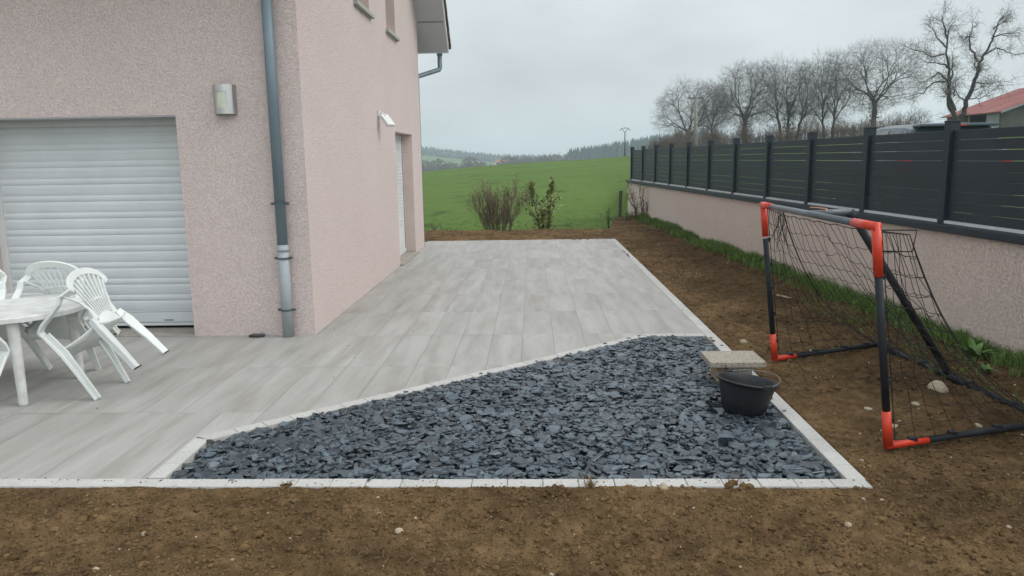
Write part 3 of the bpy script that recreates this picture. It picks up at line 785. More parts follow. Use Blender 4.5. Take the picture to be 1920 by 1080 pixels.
# ------------------------------------------------------------------ low wall and fence
def garden_wall():
    root = tag(empty('garden_wall', (wall_x(10), 10, 0)), 'low pink rendered boundary wall with dark metal coping', 'wall')
    inv = Matrix.Translation((-wall_x(10), -10, 0))
    def strip(mb, y0, y1, o0, o1, z0, z1, n=1):
        for i in range(n):
            a, b = y0 + (y1 - y0) * i / n, y0 + (y1 - y0) * (i + 1) / n
            vs = [inv @ Vector((wall_x(y) + o_, y, z)) for o_ in (o0, o1) for y in (a, b) for z in (z0, z1)]
            mb.add(vs, [(0, 1, 3, 2), (4, 6, 7, 5), (0, 4, 5, 1), (2, 3, 7, 6), (0, 2, 6, 4), (1, 5, 7, 3)])
    m = MB(); strip(m, -3, 21.45, 0, .22, .05, .902); m.build('wall_body', 'render_low', root)
    m = MB(); strip(m, -3, 21.44, .012, .21, -.5, .049); m.build('footing', 'concrete', root)
    m = MB(); strip(m, -3, 21.50, -.042, .26, .903, .968); m.build('coping', 'anthracite', root, bevel=.006)
    f = tag(empty('fence', (wall_x(10) + .1, 10, .97)), 'anthracite slatted metal fence standing on the low pink wall', 'fence')
    inv = Matrix.Translation((-wall_x(10) - .1, -10, -.97))
    ps = [21.36 - 1.4395 * k for k in range(17)]
    for y in ps:
        m = MB(); strip(m, y - .045, y + .045, .055, .145, .969, 1.862); strip(m, y - .049, y + .049, .051, .149, 1.8625, 1.875); m.build('post', 'anthracite', f, bevel=.003)
    for a, b in zip(ps[1:], ps):
        m = MB(); a += .0465; b -= .0465
        z = .996
        for hgt, gap in ((.077, .0055), (.0855, .0055), (.0855, .0055), (.0865, .002), (.082, .002), (.0865, .0055), (.0855, .0055), (.0855, .0055), (.080, 0)):
            strip(m, a, b, .086, .114, z, z + hgt); z += hgt + gap
        p = m.build('slat_panel', 'anthracite', f, bevel=.002, segs=1)
        m = MB(); strip(m, a, b, .062, .125, .9695, .993); m.build('bottom_rail', 'alu', p)
garden_wall()

# ------------------------------------------------------------------ furniture
def chair_proto():
    """stackable plastic armchair; local: front feet on the x=0 line, +x is backwards, y sideways"""
    root = empty('garden_chair')
    W = .215
    V = Vector
    # armrest + front leg as one swept bar per side, made of arm and leg parts
    for s in (-1, 1):
        lg = MB(); pts = [V((.0, s * .205, .0)), V((.012, s * .222, .20)), V((.018, s * .235, .37)), V((.0, s * .25, .545))]
        lg.ribbon(pts, V((.35, s * .94, 0)), [.040, .052, .074, .060], .020); lg.ribbon([p + V((.018, -s * .012, 0)) for p in pts], V((1, 0, 0)), [.03, .036, .05, .045], .014)
        lg.build('leg', 'plastic', root, bevel=.004)
        ar = MB(); ar.ribbon([V((.0, s * .25, .545)), V((.004, s * .254, .580)), V((.05, s * .255, .605)), V((.14, s * .25, .632)), V((.22, s * .24, .662)), V((.262, s * .232, .705))], V((0, 1, 0)), [.058, .060, .058, .052, .046, .046], .020)
        ar.build('armrest', 'plastic', root, bevel=.004)
        rl = MB(); pts = [V((.385, s * .20, .03)), V((.36, s * .185, .20)), V((.325, s * .165, .375)), V((.305, s * .15, .47))]
        rl.ribbon(pts, V((.25, .97 * s, 0)), [.058, .070, .090, .06], .018); rl.ribbon([p + V((-.012, s * .018, 0)) for p in pts], V((1, 0, 0)), [.034, .046, .055, .04], .014)
        rl.build('leg', 'plastic', root, bevel=.004)
        ft = MB(); c = pts[0]; ft.box(c.x - .02, c.x + .016, c.y - .026, c.y + .026, c.z - .004, c.z + .003); ft.build('foot_cap', 'dark', root)
    # seat
    st = MB(); nx, ny = 10, 12
    for i in range(nx + 1):
        t = i / nx; x = .0 + .335 * t
        for j in range(ny + 1):
            u = j / ny * 2 - 1; hw = .232 - .06 * t
            z = .385 - .03 * math.sin(math.pi * min(1, t * 1.05)) * (1 - u * u * .6) + .02 * abs(u) ** 4 + .02 * t
            if i == 0: z -= .035 + .03 * u * u
            st.v.append((x, u * hw, z))
    for i in range(nx):
        for j in range(ny):
            a = i * (ny + 1) + j; st.face((a, a + 1, a + ny + 2, a + ny + 1))
    so_ = st.build('seat', 'plastic', root, smooth=True); m = so_.modifiers.new('thick', 'SOLIDIFY'); m.thickness = .012
    # back: curved rim, lumbar shield, fan of slats
    def bx(h): return .300 + (h - .45) * .13
    def arch(t):        # t -1..1 over the top
        a = t * math.pi / 2
        return V((bx(.70 + .105 * math.cos(a)) , .212 * math.sin(a) , .662 + .145 * max(0, math.cos(a)) ** .72))
    rim = MB(); path = [V((.262, -.232, .690))] + [arch(-1 + 2 * i / 22) + V((0, 0, .0)) for i in range(1, 22)] + [V((.262, .232, .690))]
    c0 = V((bx(.6), 0, .60))
    rim.ribbon(path, [(p - c0).normalized() for p in path], .050, .018)
    # inner sides running down from the rim to the seat
    for s in (-1, 1):
        rim.ribbon([V((.268, s * .222, .700)), V((.300, s * .165, .62)), V((.305, s * .125, .54)), V((.305, s * .115, .46))], V((0, 1, 0)), [.045, .030, .028, .06], .014)
    rb = rim.build('backrest', 'plastic', root, bevel=.004)
    sl = MB()
    for k in range(-4, 5):
        a0 = V((.310, k * .0215, .485)); tp = arch(k / 5.6); mid = V((bx(.6), k * .030, .59))
        sl.ribbon([a0, mid, tp.lerp(mid, .06)], V((0, 1, 0)), [.011, .012, .017], .010)
    sl.ribbon([V((.302, -.14, .592)), V((.322, 0, .600)), V((.302, .14, .592))], V((0, 0, 1)), .016, .010)
    sl.build('slats', 'plastic', rb)
    lu = MB(); n = 14
    for i in range(n + 1):
        for j in range(7):
            a = math.pi * i / n; q = j / 6
            lu.v.append((.300 + .022 * (1 - q * q), -.118 * math.cos(a) * q, .415 + .090 * math.sin(a) * q ))
    for i in range(n):
        for j in range(6):
            b = i * 7 + j; lu.face((b, b + 1, b + 8, b + 7))
    o_ = lu.build('lumbar_panel', 'plastic', rb, smooth=True); m = o_.modifiers.new('thick', 'SOLIDIFY'); m.thickness = .008
    return root
ch = chair_proto()
T32 = R(-32)
def place(o, x, y, rz, tilt, label):
    o.matrix_world = Matrix.Translation((x, y, .002)) @ Matrix.Rotation(rz, 4, 'Z') @ Matrix.Rotation(tilt, 4, 'Y')
    tag(o, label, 'chair', 'white plastic garden chairs tipped against the table')
c2, c3, c4 = copy_tree(ch), copy_tree(ch), copy_tree(ch)
place(ch, -3.03, 5.17, 0, T32, 'white plastic armchair tipped onto the table end, all four legs in full view')
place(c2, -3.66, 5.74, R(88), T32, 'white plastic armchair behind the table, its arched back showing above the table top')
place(c3, -4.26, 5.70, R(93), T32, 'white plastic armchair behind the table, cut off by the left picture edge')
place(c4, -3.47, 4.10, R(-88), T32, 'white plastic armchair before the table, only one bent front leg in view')

def table():
    root = tag(empty('garden_table', (-4.0, 5.22, 0)), 'white plastic oval garden table with tapered round legs', 'table')
    n = 64; hl, hw = .77, .55
    def ring(sc, z, m):
        for i in range(n):
            a = 2 * math.pi * i / n; c, s = math.cos(a), math.sin(a); p = 2 / 2.4
            m.v.append((math.copysign(abs(c) ** p, c) * (hl - sc), math.copysign(abs(s) ** p, s) * (hw - sc), z))
    m = MB(); levels = [(.02, .578), (.0, .582), (.0, .612), (.006, .619), (.03, .620), (.06, .6195)]
    for sc, z in levels: ring(sc, z, m)
    for k in range(len(levels) - 1):
        for i in range(n): m.face((k * n + i, k * n + (i + 1) % n, (k + 1) * n + (i + 1) % n, (k + 1) * n + i))
    m.face(range((len(levels) - 1) * n, len(levels) * n)); m.face(range(n - 1, -1, -1))
    m.build('tabletop', 'plastic_old', root, smooth=False)
    for sx in (-1, 1):
        for sy in (-1, 1):
            l = MB(); l.tube([(sx * .535, sy * .33 - .04, 0), (sx * .535, sy * .33 - .04, .02), (sx * .528, sy * .325 - .04, .38), (sx * .522, sy * .32 - .04, .56), (sx * .522, sy * .32 - .04, .577)], [.027, .029, .034, .040, .046], 18)
            l.build('leg', 'plastic_old', root, smooth=True)
table()

# ------------------------------------------------------------------ bucket, slab, blocks
def bucket():
    root = tag(empty('mortar_bucket', (1.325, 4.65, -.004)), 'black rubber mortar bucket with wire handle on the slate', 'bucket')
    root.rotation_euler = (R(1), R(6), R(25)); root.scale = (1, 1, .95)
    m = MB()
    m.lathe([(.001, .012), (.12, .010), (.135, .018), (.150, .09), (.170, .185), (.178, .205), (.190, .209), (.192, .218), (.184, .222), (.176, .216), (.165, .175), (.146, .09), (.13, .03), (.001, .026)], 48)
    for i, (x, y, z) in enumerate(m.v):           # slightly squashed rim with a pouring lip
        t = max(0, (z - .05) / .2); a = math.atan2(y, x)
        m.v[i] = (x * (1 + .06 * t + .07 * t * max(0, math.cos(a)) ** 6), y * (1 - .04 * t), z - .014 * t * math.cos(a))
    m.build('body', 'bucket', root, smooth=True)
    for s in (-1, 1):
        e = MB(); e.box(-.035, .035, s * .186 - .008, s * .186 + .008, .202, .232); e.build('handle_lug', 'bucket', root, bevel=.006)
    h = MB(); pts = []
    for i in range(17):
        a = math.pi * i / 16; q = R(9)
        pts.append(Vector((.205 * math.sin(a) * math.cos(q), -.188 * math.cos(a), .220 + .205 * math.sin(a) * math.sin(q))))
    h.tube(pts, .0032, 8); h.build('handle', 'wire', root, smooth=True)
bucket()
m = MB(); m.box(-.195, .195, -.165, .165, -.019, .019)
tag(m.build('stone_slab', 'slab', bevel=.004, loc=(1.432, 5.345, .151)), 'speckled beige stone slab lying like a small bench on blocks', 'stone slab')
m = MB(); m.box(-.03, .03, -.1, .1, 0, .128)
tag(m.build('stone_block', 'block', bevel=.006, loc=(1.335, 5.36, .003)), 'orange brown block under the left of the speckled slab', 'stone block', 'blocks under the slab')
m = MB(); m.box(-.085, .085, -.10, .10, .0, .098); m.box(-.092, .088, -.11, .11, .0985, .128)
tag(m.build('stone_block', 'slab', bevel=.004, loc=(1.462, 5.34, .003)), 'pale grey capped block under the middle of the speckled slab', 'stone block', 'blocks under the slab')

# ------------------------------------------------------------------ goal
def goal():
    root = tag(empty('football_goal', (1.93, 4.9, 0)), 'small football goal with black tubes, orange red corners and torn black net', 'football goal')
    o_ = Vector((1.93, 4.9, 0)); V = Vector
    N0, N1, F0, F1 = V((1.934, 3.996, .02)), V((1.789, 3.996, 1.222)), V((1.891, 5.83, .02)), V((1.754, 5.83, 1.225))
    BN, BF = V((3.02, 4.33, .03)), V((2.864, 6.221, .03)); BM = V((2.95, 5.285, .04)); Mx = (N1 + F1) / 2; T = V((2.035, 4.91, 1.232))
    def tb(name, a, b, r, mt, n=14):
        m = MB(); m.tube([a - o_, b - o_], r, n); return m.build(name, mt, root, smooth=True)
    k = .0225
    def lp(a, b, d): return a + (b - a).normalized() * d
    for P0, P1 in ((N0, N1), (F0, F1)):
        L_ = (P1 - P0).length
        tb('post', lp(P0, P1, .19), lp(P1, P0, .26), k - .002, 'black_tube')
    tb('crossbar', lp(N1, F1, .25), lp(F1, N1, .17), k - .002, 'grey_tube')
    for P1, P0, Q, ln, ln2 in ((N1, N0, F1, .265, .26), (F1, F0, N1, .24, .19)):
        m = MB(); m.tube([lp(P1, P0, ln) - o_, P1 + V((0, 0, k * .9)) - o_], k + .0022, 18); m.tube([lp(P1, Q, -k * .9) - o_, lp(P1, Q, ln2) - o_], k + .002, 18)
        m.build('corner_joint', 'red', root, smooth=True)
    for P0, P1, Q, lq in ((N0, N1, BN, .26), (F0, F1, BF, .20)):
        m = MB(); m.tube([lp(P0, P1, .20) - o_, P0 - o_ + V((0, 0, .004))], k + .002, 16); m.tube([P0 - o_ + V((-.012, 0, 0)), lp(P0, Q, lq) - o_], .021, 12); m.build('foot_joint', 'red', root, smooth=True)
        tb('ground_bar', lp(P0, Q, lq - .01), Q, .019, 'black_tube')
    tb('back_bar', BN, BF, .021, 'black_tube')
    tb('top_strut', Mx, T, .022, 'grey_tube'); tb('brace', T, BM, .025, 'black_tube')
    m = MB(); m.tube([T - o_ + V((-.01, 0, .0)), T - o_ + V((.03, .0, -.05))], .030, 12); m.build('brace_joint', 'black_tube', root, smooth=True)
    # net -----------------------------------------------------------------
    rr = random.Random(3); net = MB(); R_ = .0019
    def panel(f, nu, nv, wob=.008, su=None, drop=0.):
        g = []
        for i in range(nu + 1):
            g.append([])
            for j in range(nv + 1):
                p = f(i / nu, j / nv)
                e = 0 if i in (0, nu) or j in (0, nv) else 1
                g[-1].append(p + V((rr.gauss(0, wob), rr.gauss(0, wob), rr.gauss(0, wob))) * e)
        for i in range(nu + 1):
            net.tube([p - o_ for p in g[i]], R_ * (1.5 if i in (0, nu) else 1), 4, False)
        for j in range(nv + 1):
            pts = []
            for i in range(nu):
                a, b = g[i][j], g[i + 1][j]; pts += [a, a.lerp(b, .5) + V((0, 0, -.010 if 0 < j < nv else 0))]
            pts.append(g[nu][j]); net.tube([p - o_ for p in pts], R_ * (1.5 if j in (0, nv) else 1), 4, False)
        return g
    A, B = V((2.00, 4.06, 1.17)), F1.lerp(N1, .17) + V((.05, 0, -.05))
    def edge(u):          # upper edge of the back net: slack between the strut end and the two sides
        c = N1.lerp(F1, .12) + V((.025, 0, -.03))
        if u < .13: return A.lerp(c, u / .13)
        t = (u - .13) / .87
        return c.lerp(B, t ** .85) + V((0, 0, -.012 * math.sin(math.pi * 5 * t) ** 2))
    def back(u, v):
        a = edge(u); b = BN.lerp(BF, u); p = a.lerp(b, v)
        sag = .16 * math.sin(math.pi * v) ** .9 * (.55 + .45 * abs(math.cos(math.pi * u)))
        return p + V((-sag * .55, 0, -sag * .75)) * (1.0 if v < 1 else 0)
    panel(back, 16, 13)
    def side(P1, P0, E, Bk):
        def f(u, v):
            top = P1.lerp(E, u); bot = P0.lerp(Bk, u)
            p = top.lerp(bot, v)
            sag = .10 * math.sin(math.pi * v) * u
            return p + V((-sag, 0, -sag * .9))
        return f
    panel(side(N1 + V((.035, 0, -.03)), N0 + V((.035, 0, .03)), A, BN), 8, 12)
    panel(side(F1 + V((.035, 0, -.03)), F0 + V((.035, 0, .03)), B, BF), 8, 12)
    # gathered knots and loose ends
    for c in (F1 + V((.03, -.30, -.05)), B):
        for k_ in range(5):
            net.tube([c - o_ + V((rr.gauss(0, .012), rr.gauss(0, .012), .03)), c - o_ + V((rr.gauss(0, .02), rr.gauss(0, .02), -.06)), c - o_ + V((rr.gauss(0, .04), rr.gauss(0, .04), -.15 - rr.random() * .1))], R_, 4, False)
    net.tube([N1 + V((.03, .02, -.02)) - o_, V((2.03, 4.05, 1.195)) - o_, V((2.02, 4.06, 1.08)) - o_, N1 + V((.04, .01, -.13)) - o_], .004, 6, False)
    net.build('net', 'net', root)
    for P0, Q in ((N0, BN), (F0, BF), (BN, BF)):
        for t in (.14, .38, .66, .88):
            cl = MB(); c = P0.lerp(Q, t) - o_; cl.box(c.x - .022, c.x + .022, c.y - .016, c.y + .016, c.z + .008, c.z + .030); cl.build('net_clip', 'black_tube', root)
    for P0, P1 in ((N0, N1), (F0, F1)):
        for t in (.12, .3, .47, .62, .78):
            cl = MB(); c = P0.lerp(P1, t) - o_ + V((k, 0, 0)); cl.box(c.x - .008, c.x + .012, c.y - .01, c.y + .01, c.z - .014, c.z + .014); cl.build('net_clip', 'black_tube', root)
    st = MB(); c = Mx.lerp(T, .3) - o_
    st.tube([c + V((-.03, .12, .03)), c + V((-.02, .04, .034)), c + V((0, 0, .032)), c + V((.02, -.03, .03)), c + V((.0, -.09, .02))], .004, 5)
    st.tube([N1 - o_ + V((.03, .0, -.04)), N1 - o_ + V((.045, .005, -.09)), N1 - o_ + V((.035, .0, -.15))], .005, 5); st.build('string', 'cord', root)
goal()

# ------------------------------------------------------------------ small things in the garden
m = MB(); m.box(-.085, .085, -.018, .018, 0, .012)
o = tag(m.build('wood_offcut', 'wood', bevel=.002, loc=(2.80, 8.41, soil_z(2.80, 8.41) + .012)), 'pale wooden board offcut lying on the soil behind the goal', 'board')
o.rotation_euler = (R(4), R(5), R(-50))
m = MB(); m.tube([(0, 0, 0), (.0, 0, .3), (.02, 0, .79), (.02, 0, .80)], [.045, .045, .043, .03], 9)
tag(m.build('wooden_post', 'post', loc=(2.30, 20.0, -.06)), 'old dark wooden fence post by the end of the low wall', 'post')

def blades(mb, x, y, z, n, h, spread_, rr, w=.005, lean=.5):
    for _ in range(n):
        a = rr.random() * 6.3; d = rr.random() * spread_
        p = Vector((x + d * math.cos(a), y + d * math.sin(a), z)); hh = h * rr.uniform(.5, 1.15)
        l_ = Vector((rr.gauss(0, lean), rr.gauss(0, lean), 0)) * hh
        b = rr.random() * 6.3; s = Vector((math.cos(b), math.sin(b), 0)) * w / 2
        m_ = p + l_ * .35 + Vector((0, 0, hh * .6)); t = p + l_ + Vector((0, 0, hh * .95))
        o = len(mb.v); mb.v.extend([tuple(q) for q in (p - s, p + s, m_ + s * .8, m_ - s * .8, t)])
        r = rr.random() * .95 + .03; mb.face((o, o + 1, o + 2, o + 3), r); mb.face((o + 3, o + 2, o + 4), r)
def grasses():
    rr = random.Random(21)
    g = MB()
    for i in range(2600):
        y = 3.9 + 15.3 * rr.random() ** 1.25
        off = abs(rr.gauss(0, .13))
        dens = .5 + fbm(y * 1.3, 0, 0, 3)
        if rr.random() > .55 + dens * .6: continue
        if off > .30 + .1 * dens: continue
        x = wall_x(y) - .02 - off
        blades(g, x, y, soil_z(x, y) - .005, 8, (.13 + .06 * dens) * (1 - off * 1.1) * (.7 if y < 7 else 1), .04, rr, .006 if y < 10 else .009)
    for i in range(260):                       # thin grass creeping out near the goal back bar
        x, y = rr.uniform(2.9, 3.7), rr.uniform(4.2, 8.5)
        if x > wall_x(y) - .05: continue
        blades(g, x, y, soil_z(x, y) - .004, 5, .07, .05, rr, .005, .5)
    tag(g.build('grass', 'grass'), 'dark green grass strip along the foot of the low wall', kind='stuff')
    md = MB()
    for i in range(3000):
        y = 16.7 + 9 * rr.random() ** 2.2; x = rr.uniform(-.20, .17) * y
        z = field_z(x, y) - .01
        if y < 17.7 and rr.random() < .35: continue
        if x > wall_x(min(y, 21.5)) - .1 and y < 24: continue
        blades(md, x, y, z, 4, (.05 + .05 * rr.random() ** 3) * (1 - (y - 16.7) / 12), .10, rr, .010, .8)
    tag(md.build('meadow_tufts', 'meadow'), 'rough grass tufts at the near edge of the meadow', kind='stuff')
    # one dry tuft on the front kerb, a few green weeds
    m = MB(); blades(m, 0, 0, -.01, 60, .085, .022, rr, .004, .5)
    tag(m.build('dry_grass_tuft', 'straw', loc=(.272, 3.518, -.006)), 'dry straw coloured grass tuft against the front kerb', 'grass tuft')
    for x, y, s, lab in ((.093, 3.44, .05, 'dark dried turf clump on the soil below the dry tuft'), (-.72, 3.42, .035, 'dark rooty turf clump on the soil before the slate bed'), (-1.24, 3.545, .03, 'reddish soil clod resting on the front kerb'), (.98, 3.53, .055, 'flat earthy turf lump against the right of the front kerb')):
        m = MB(); 
        for k in range(7): lump(m, rr.gauss(0, s * .6), rr.gauss(0, s * .25), 0, s * rr.uniform(.3, .55), rr, .7, rr.random() * .5 + .1)
        blades(m, 0, 0, 0, 30, s * .8, s * .8, rr, .003, .9)
        tag(m.build('turf_clump', 'clod', loc=(x, y, max(soil_z(x, y) + .008, .006 if y > 3.5 else -1))), lab, 'turf clump', 'clumps of turf along the front kerb')
    def leaf(mb, p, d, ln, wd, up, r):
        d = Vector(d).normalized(); s = d.cross(Vector((0, 0, 1)))
        s = s.normalized() if s.length > .1 else Vector((1, 0, 0))
        nn = s.cross(d); P = [Vector(p) + d * ln * t + nn * (up * math.sin(t * 2.2)) for t in (0, .35, .7, 1)]
        W = [.15, 1, .75, 0]
        o = len(mb.v)
        for q, ww in zip(P, W):
            mb.v.extend([tuple(q - s * wd / 2 * ww + nn * wd * .15 * ww), tuple(q), tuple(q + s * wd / 2 * ww + nn * wd * .15 * ww)])
        for i in range(3):
            a = o + i * 3; mb.face((a, a + 1, a + 4, a + 3), r); mb.face((a + 1, a + 2, a + 5, a + 4), r)
    for x, y, n, ln, lab in ((3.42, 5.80, 11, .17, 'broad leaved green dock plant at the foot of the low wall'), (3.50, 5.15, 8, .11, 'small green weed near the right picture edge'), (3.25, 5.35, 8, .09, 'low green weed between goal back bar and wall')):
        m = MB()
        for k in range(n):
            a = k * 2.4 + rr.random(); e = rr.uniform(.15, 1.1)
            leaf(m, (0, 0, .01), (math.cos(a), math.sin(a), e), ln * rr.uniform(.7, 1.2), ln * .38, ln * .12, rr.random() * .9 + .05)
        tag(m.build('weed', 'weed', loc=(x, y, soil_z(x, y))), lab, 'weed', 'green weeds by the low wall')
    return leaf
leaf = grasses()

# ------------------------------------------------------------------ shrubs
def bare_bush(loc, h, wd, stems, lab, twig='twig_red', buds=True, seed=1, name='bare_shrub'):
    rr = random.Random(seed); root = tag(empty(name, loc), lab, 'shrub')
    st, bd = MB(), MB()
    for k in range(stems):
        a = rr.random() * 6.3; q = rr.random() ** .6
        p = Vector((math.cos(a) * .15 * wd * q * 2, math.sin(a) * .10 * q, -.03))
        top = Vector((math.cos(a) * wd * q * .5 + p.x, math.sin(a) * wd * q * .3, h * (1.05 - .30 * q * q) * rr.uniform(.72, 1.06)))
        def stem(p, top, r, lev):
            pts = [p]; n = 5
            for i in range(1, n + 1):
                t = i / n; c = p.lerp(top, t); bow = math.sin(math.pi * t) * .08 * (top - p).length
                pts.append(c + Vector((-(top - p).x * .25 * math.sin(math.pi * t) + rr.gauss(0, .012), rr.gauss(0, .012), bow * .2)))
            st.tube(pts, [r * (1 - .75 * i / n) for i in range(n + 1)], 4, False)
            for i in range(1, n + 1):
                if lev < 2:
                    for _ in range(2 if lev == 0 else 1):
                        if rr.random() < .5:
                            d = Vector((rr.gauss(0, .4), rr.gauss(0, .4), 1)).normalized(); stem(pts[i - 1].lerp(pts[i], rr.random()), pts[i] + d * h * rr.uniform(.12, .3), r * .45, lev + 1)
                if buds and rr.random() < .8:
                    for _ in range(2):
                        c = pts[i - 1].lerp(pts[i], rr.random())
                        if c.z > h * .25: lump(bd, c.x + rr.gauss(0, .008), c.y, c.z, .009, rr, 1.2, rr.random() * .9 + .05)
        stem(p, top, .0065 if stems > 10 else .0085, 0)
    st.build('stems', twig, root)
    if buds: bd.build('buds', 'bud', root)
bare_bush((-.80, 17.15, -.10), 1.02, .98, 46, 'bushy reddish brown bare shrub beyond the far terrace edge', seed=4)
bare_bush((2.75, 18.9, -.02), .78, .85, 7, 'spindly bare shrub against the end of the low wall', 'bark', True, 9)
bare_bush((1.78, 17.6, .0), .45, .12, 3, 'single thin bare sapling on the soil bank left of the wooden post', 'bark_dark', False, 12)
bare_bush((2.35, 19.0, -.02), .30, 1.1, 26, 'low tangle of dead stalks round the wooden post', 'twig_brown', False, 15)
bare_bush((-2.05, 17.0, -.12), .36, .35, 4, 'small thin bare seedling near the house corner', 'bark', False, 17)
def laurel():
    rr = random.Random(8); root = tag(empty('laurel_shrub', (.27, 17.2, -.09)), 'young evergreen laurel with two leafy stems beyond the terrace', 'shrub')
    st, lv = MB(), MB()
    for base, top in (((-.10, 0, 0), (-.30, .05, 1.12)), ((.08, 0, 0), (.18, 0, 1.14)), ((-.02, 0, .1), (-.02, 0, .55))):
        b, t = Vector(base), Vector(top); pts = [b.lerp(t, i / 6) + Vector((rr.gauss(0, .015), rr.gauss(0, .015), 0)) for i in range(7)]
        st.tube(pts, [.014 - .0016 * i for i in range(7)], 5, False)
        for k in range(int(320 * t.z)):
            u = rr.random() ** .62 if t.z > .8 else rr.random(); q = b.lerp(t, u)
            wd = .10 + .09 * math.sin(u * 9 + b.x * 30)
            q = q + Vector((rr.gauss(0, wd * .7), rr.gauss(0, wd * .6), rr.gauss(0, .03)))
            a = rr.random() * 6.3
            leaf(lv, q, (math.cos(a), math.sin(a), rr.uniform(-.1, 1.2)), rr.uniform(.08, .125), .045, .012, rr.random() * .95 + .03)
    for k in range(70):
        a = rr.random() * 6.3; leaf(lv, (rr.gauss(0, .10), rr.gauss(0, .06), abs(rr.gauss(.05, .05))), (math.cos(a), math.sin(a), .5), .07, .028, .01, rr.random() * .4 + .02)
    st.build('stem', 'bark', root); lv.build('foliage', 'laurel', root)
laurel()

# ------------------------------------------------------------------ trees
def fan(tm, cm, p, pts, r_tip, rr, prev, P, top=True):
    """branch from p towards the tips in pts, forking until each tip is reached; radius follows the number of tips carried"""
    n = len(pts)
    rad = r_tip * n ** P['exp']
    if n == 1:
        t = pts[0]; m_ = p.lerp(t, .55) + Vector((rr.gauss(0, 1), rr.gauss(0, 1), rr.gauss(0, 1))) * (t - p).length * .07
        cm.tube([p, m_, t], [rad, rad * .8, rad * .5], 3, False)
        L_ = P['spray']
        for k in range(P['nspray']):
            q = p.lerp(t, .3 + .7 * rr.random()) if k else t
            d = ((t - p).normalized() + Vector((rr.gauss(0, .55), rr.gauss(0, .55), rr.gauss(.12, .45)))).normalized()
            e = q + d * L_ * rr.uniform(.5, 1.2); mm = q.lerp(e, .5) + Vector((0, 0, -.03 * L_))
            cm.tube([q, mm, e], [rad * .6, rad * .5, rad * .35], 3, False)
        return
    c = Vector((0, 0, 0))
    for t in pts: c += t
    c /= n
    d = c - p
    st = P['step'] * rr.uniform(.75, 1.25) * (.40 if n > P['n'] * .3 else .7 if n > P['n'] * .1 else 1) if n > 5 else .5
    e = p + d * st
    if prev is not None: e = e + (prev * d.length * st * .35 - d * st * .2)
    w = d.length * st
    mid = p.lerp(e, .5) + Vector((rr.gauss(0, 1), rr.gauss(0, 1), rr.gauss(0, .6))) * w * P['wob'] + (prev * w * .10 if prev is not None else Vector((0, 0, 0)))
    big = rad > .035
    (tm if big else cm).tube([p, mid, e], [rad * 1.04, rad, rad * .93], 7 if rad > .1 else 5 if big else 3, False)
    nd = (e - mid).normalized()
    # split along the widest direction seen from e
    i0 = max(range(n), key=lambda i: (pts[i] - c).length_squared)
    i1 = max(range(n), key=lambda i: (pts[i] - pts[i0]).length_squared)
    ax = (pts[i1] - pts[i0]).normalized()
    ks = sorted(range(n), key=lambda i: (pts[i] - c).dot(ax))
    cut = max(1, min(n - 1, int(n * rr.uniform(.34, .66))))
    fan(tm, cm, e, [pts[i] for i in ks[:cut]], r_tip, rr, nd, P, False); fan(tm, cm, e, [pts[i] for i in ks[cut:]], r_tip, rr, nd, P, False)
def finish(root, tm, cm, ob='bark', ot='twig'):
    tm.build('trunk', ob, root, smooth=True); cm.build('crown', ot, root)
def crown_points(n, h, wd, z0, rr, shape=1.0, cx=0):
    """tips spread through an uneven dome between z0 and h"""
    out = []; zc = z0 + (h - z0) * .48; rz = (h - z0) * .52
    while len(out) < n:
        v = Vector((rr.gauss(0, 1), rr.gauss(0, 1), rr.gauss(0, 1))).normalized()
        q = rr.random() ** .30
        lob = 1 + .16 * fbm(v.x * 1.6 + cx * 3, v.y * 1.6, v.z * 1.6 + h, 3)
        p = Vector((v.x * wd / 2 * q * lob, v.y * wd / 2 * q * lob, zc + v.z * rz * q * lob))
        k = (p.z - z0) / (h - z0)
        if k < .16: p.x *= .55 + k * 2.5; p.y *= .55 + k * 2.5
        p.x += cx; out.append(p)
    return out
def tree(x, y, h, wd, lab, seed, trunks=1, n=620, z0=.22, fork=.14, ob='bark', ot='twig', ivy=0, grp='bare trees on the slope behind the fence', r_tip=.0052, step=.33, nspray=6, spray=.80):
    rr = random.Random(seed)
    P = dict(exp=.50, step=step, wob=.045, spray=spray, nspray=nspray, n=int(n * 2.9) / trunks)
    n = int(n * 2.9); wd *= 1.14
    root = tag(empty('bare_tree', (x, y, field_z(x, y) - .15)), lab, 'tree', grp)
    tm, cm = MB(), MB()
    for k in range(trunks):
        cx = 0 if trunks == 1 else (k - (trunks - 1) / 2) * wd * .26
        pts = crown_points(n // trunks, h * rr.uniform(.93, 1.0) if k else h, wd if trunks == 1 else wd * .76, h * z0, rr, cx=cx)
        b0 = Vector((cx * .35, rr.gauss(0, .2) if k else 0, 0)); f = Vector((cx * .5 + rr.gauss(0, .1), rr.gauss(0, .1), h * fork * rr.uniform(.9, 1.3)))
        r0 = r_tip * len(pts) ** P['exp']
        tm.tube([b0, b0.lerp(f, .3), f], [r0 * 1.55, r0 * 1.15, r0 * 1.02], 9, False)
        fan(tm, cm, f, pts, r_tip, rr, Vector((0, 0, 1)), P)
    if ivy:
        iv = MB()
        for k in range(ivy):
            t = rr.random() ** 1.2; zz = t * h * .48; a = rr.random() * 6.3; q = (.10 * h * (1 - t * .5)) * rr.random() ** .7
            lump(iv, q * math.cos(a), q * math.sin(a), zz, rr.uniform(.03, .075), rr, .9, rr.random() * .9 + .05)
        iv.build('ivy', 'ivy', root)
    finish(root, tm, cm, ob, ot)
    return root
tree(17.35, 85, 7.75, 7.4, 'round crowned bare tree behind the concrete utility pole, leftmost of the row', 31, 1, 560, .14, .10)
tree(20.4, 88, 7.4, 4.2, 'narrow bare tree squeezed between the leftmost round one and the tall domed one', 32, 1, 330, .2)
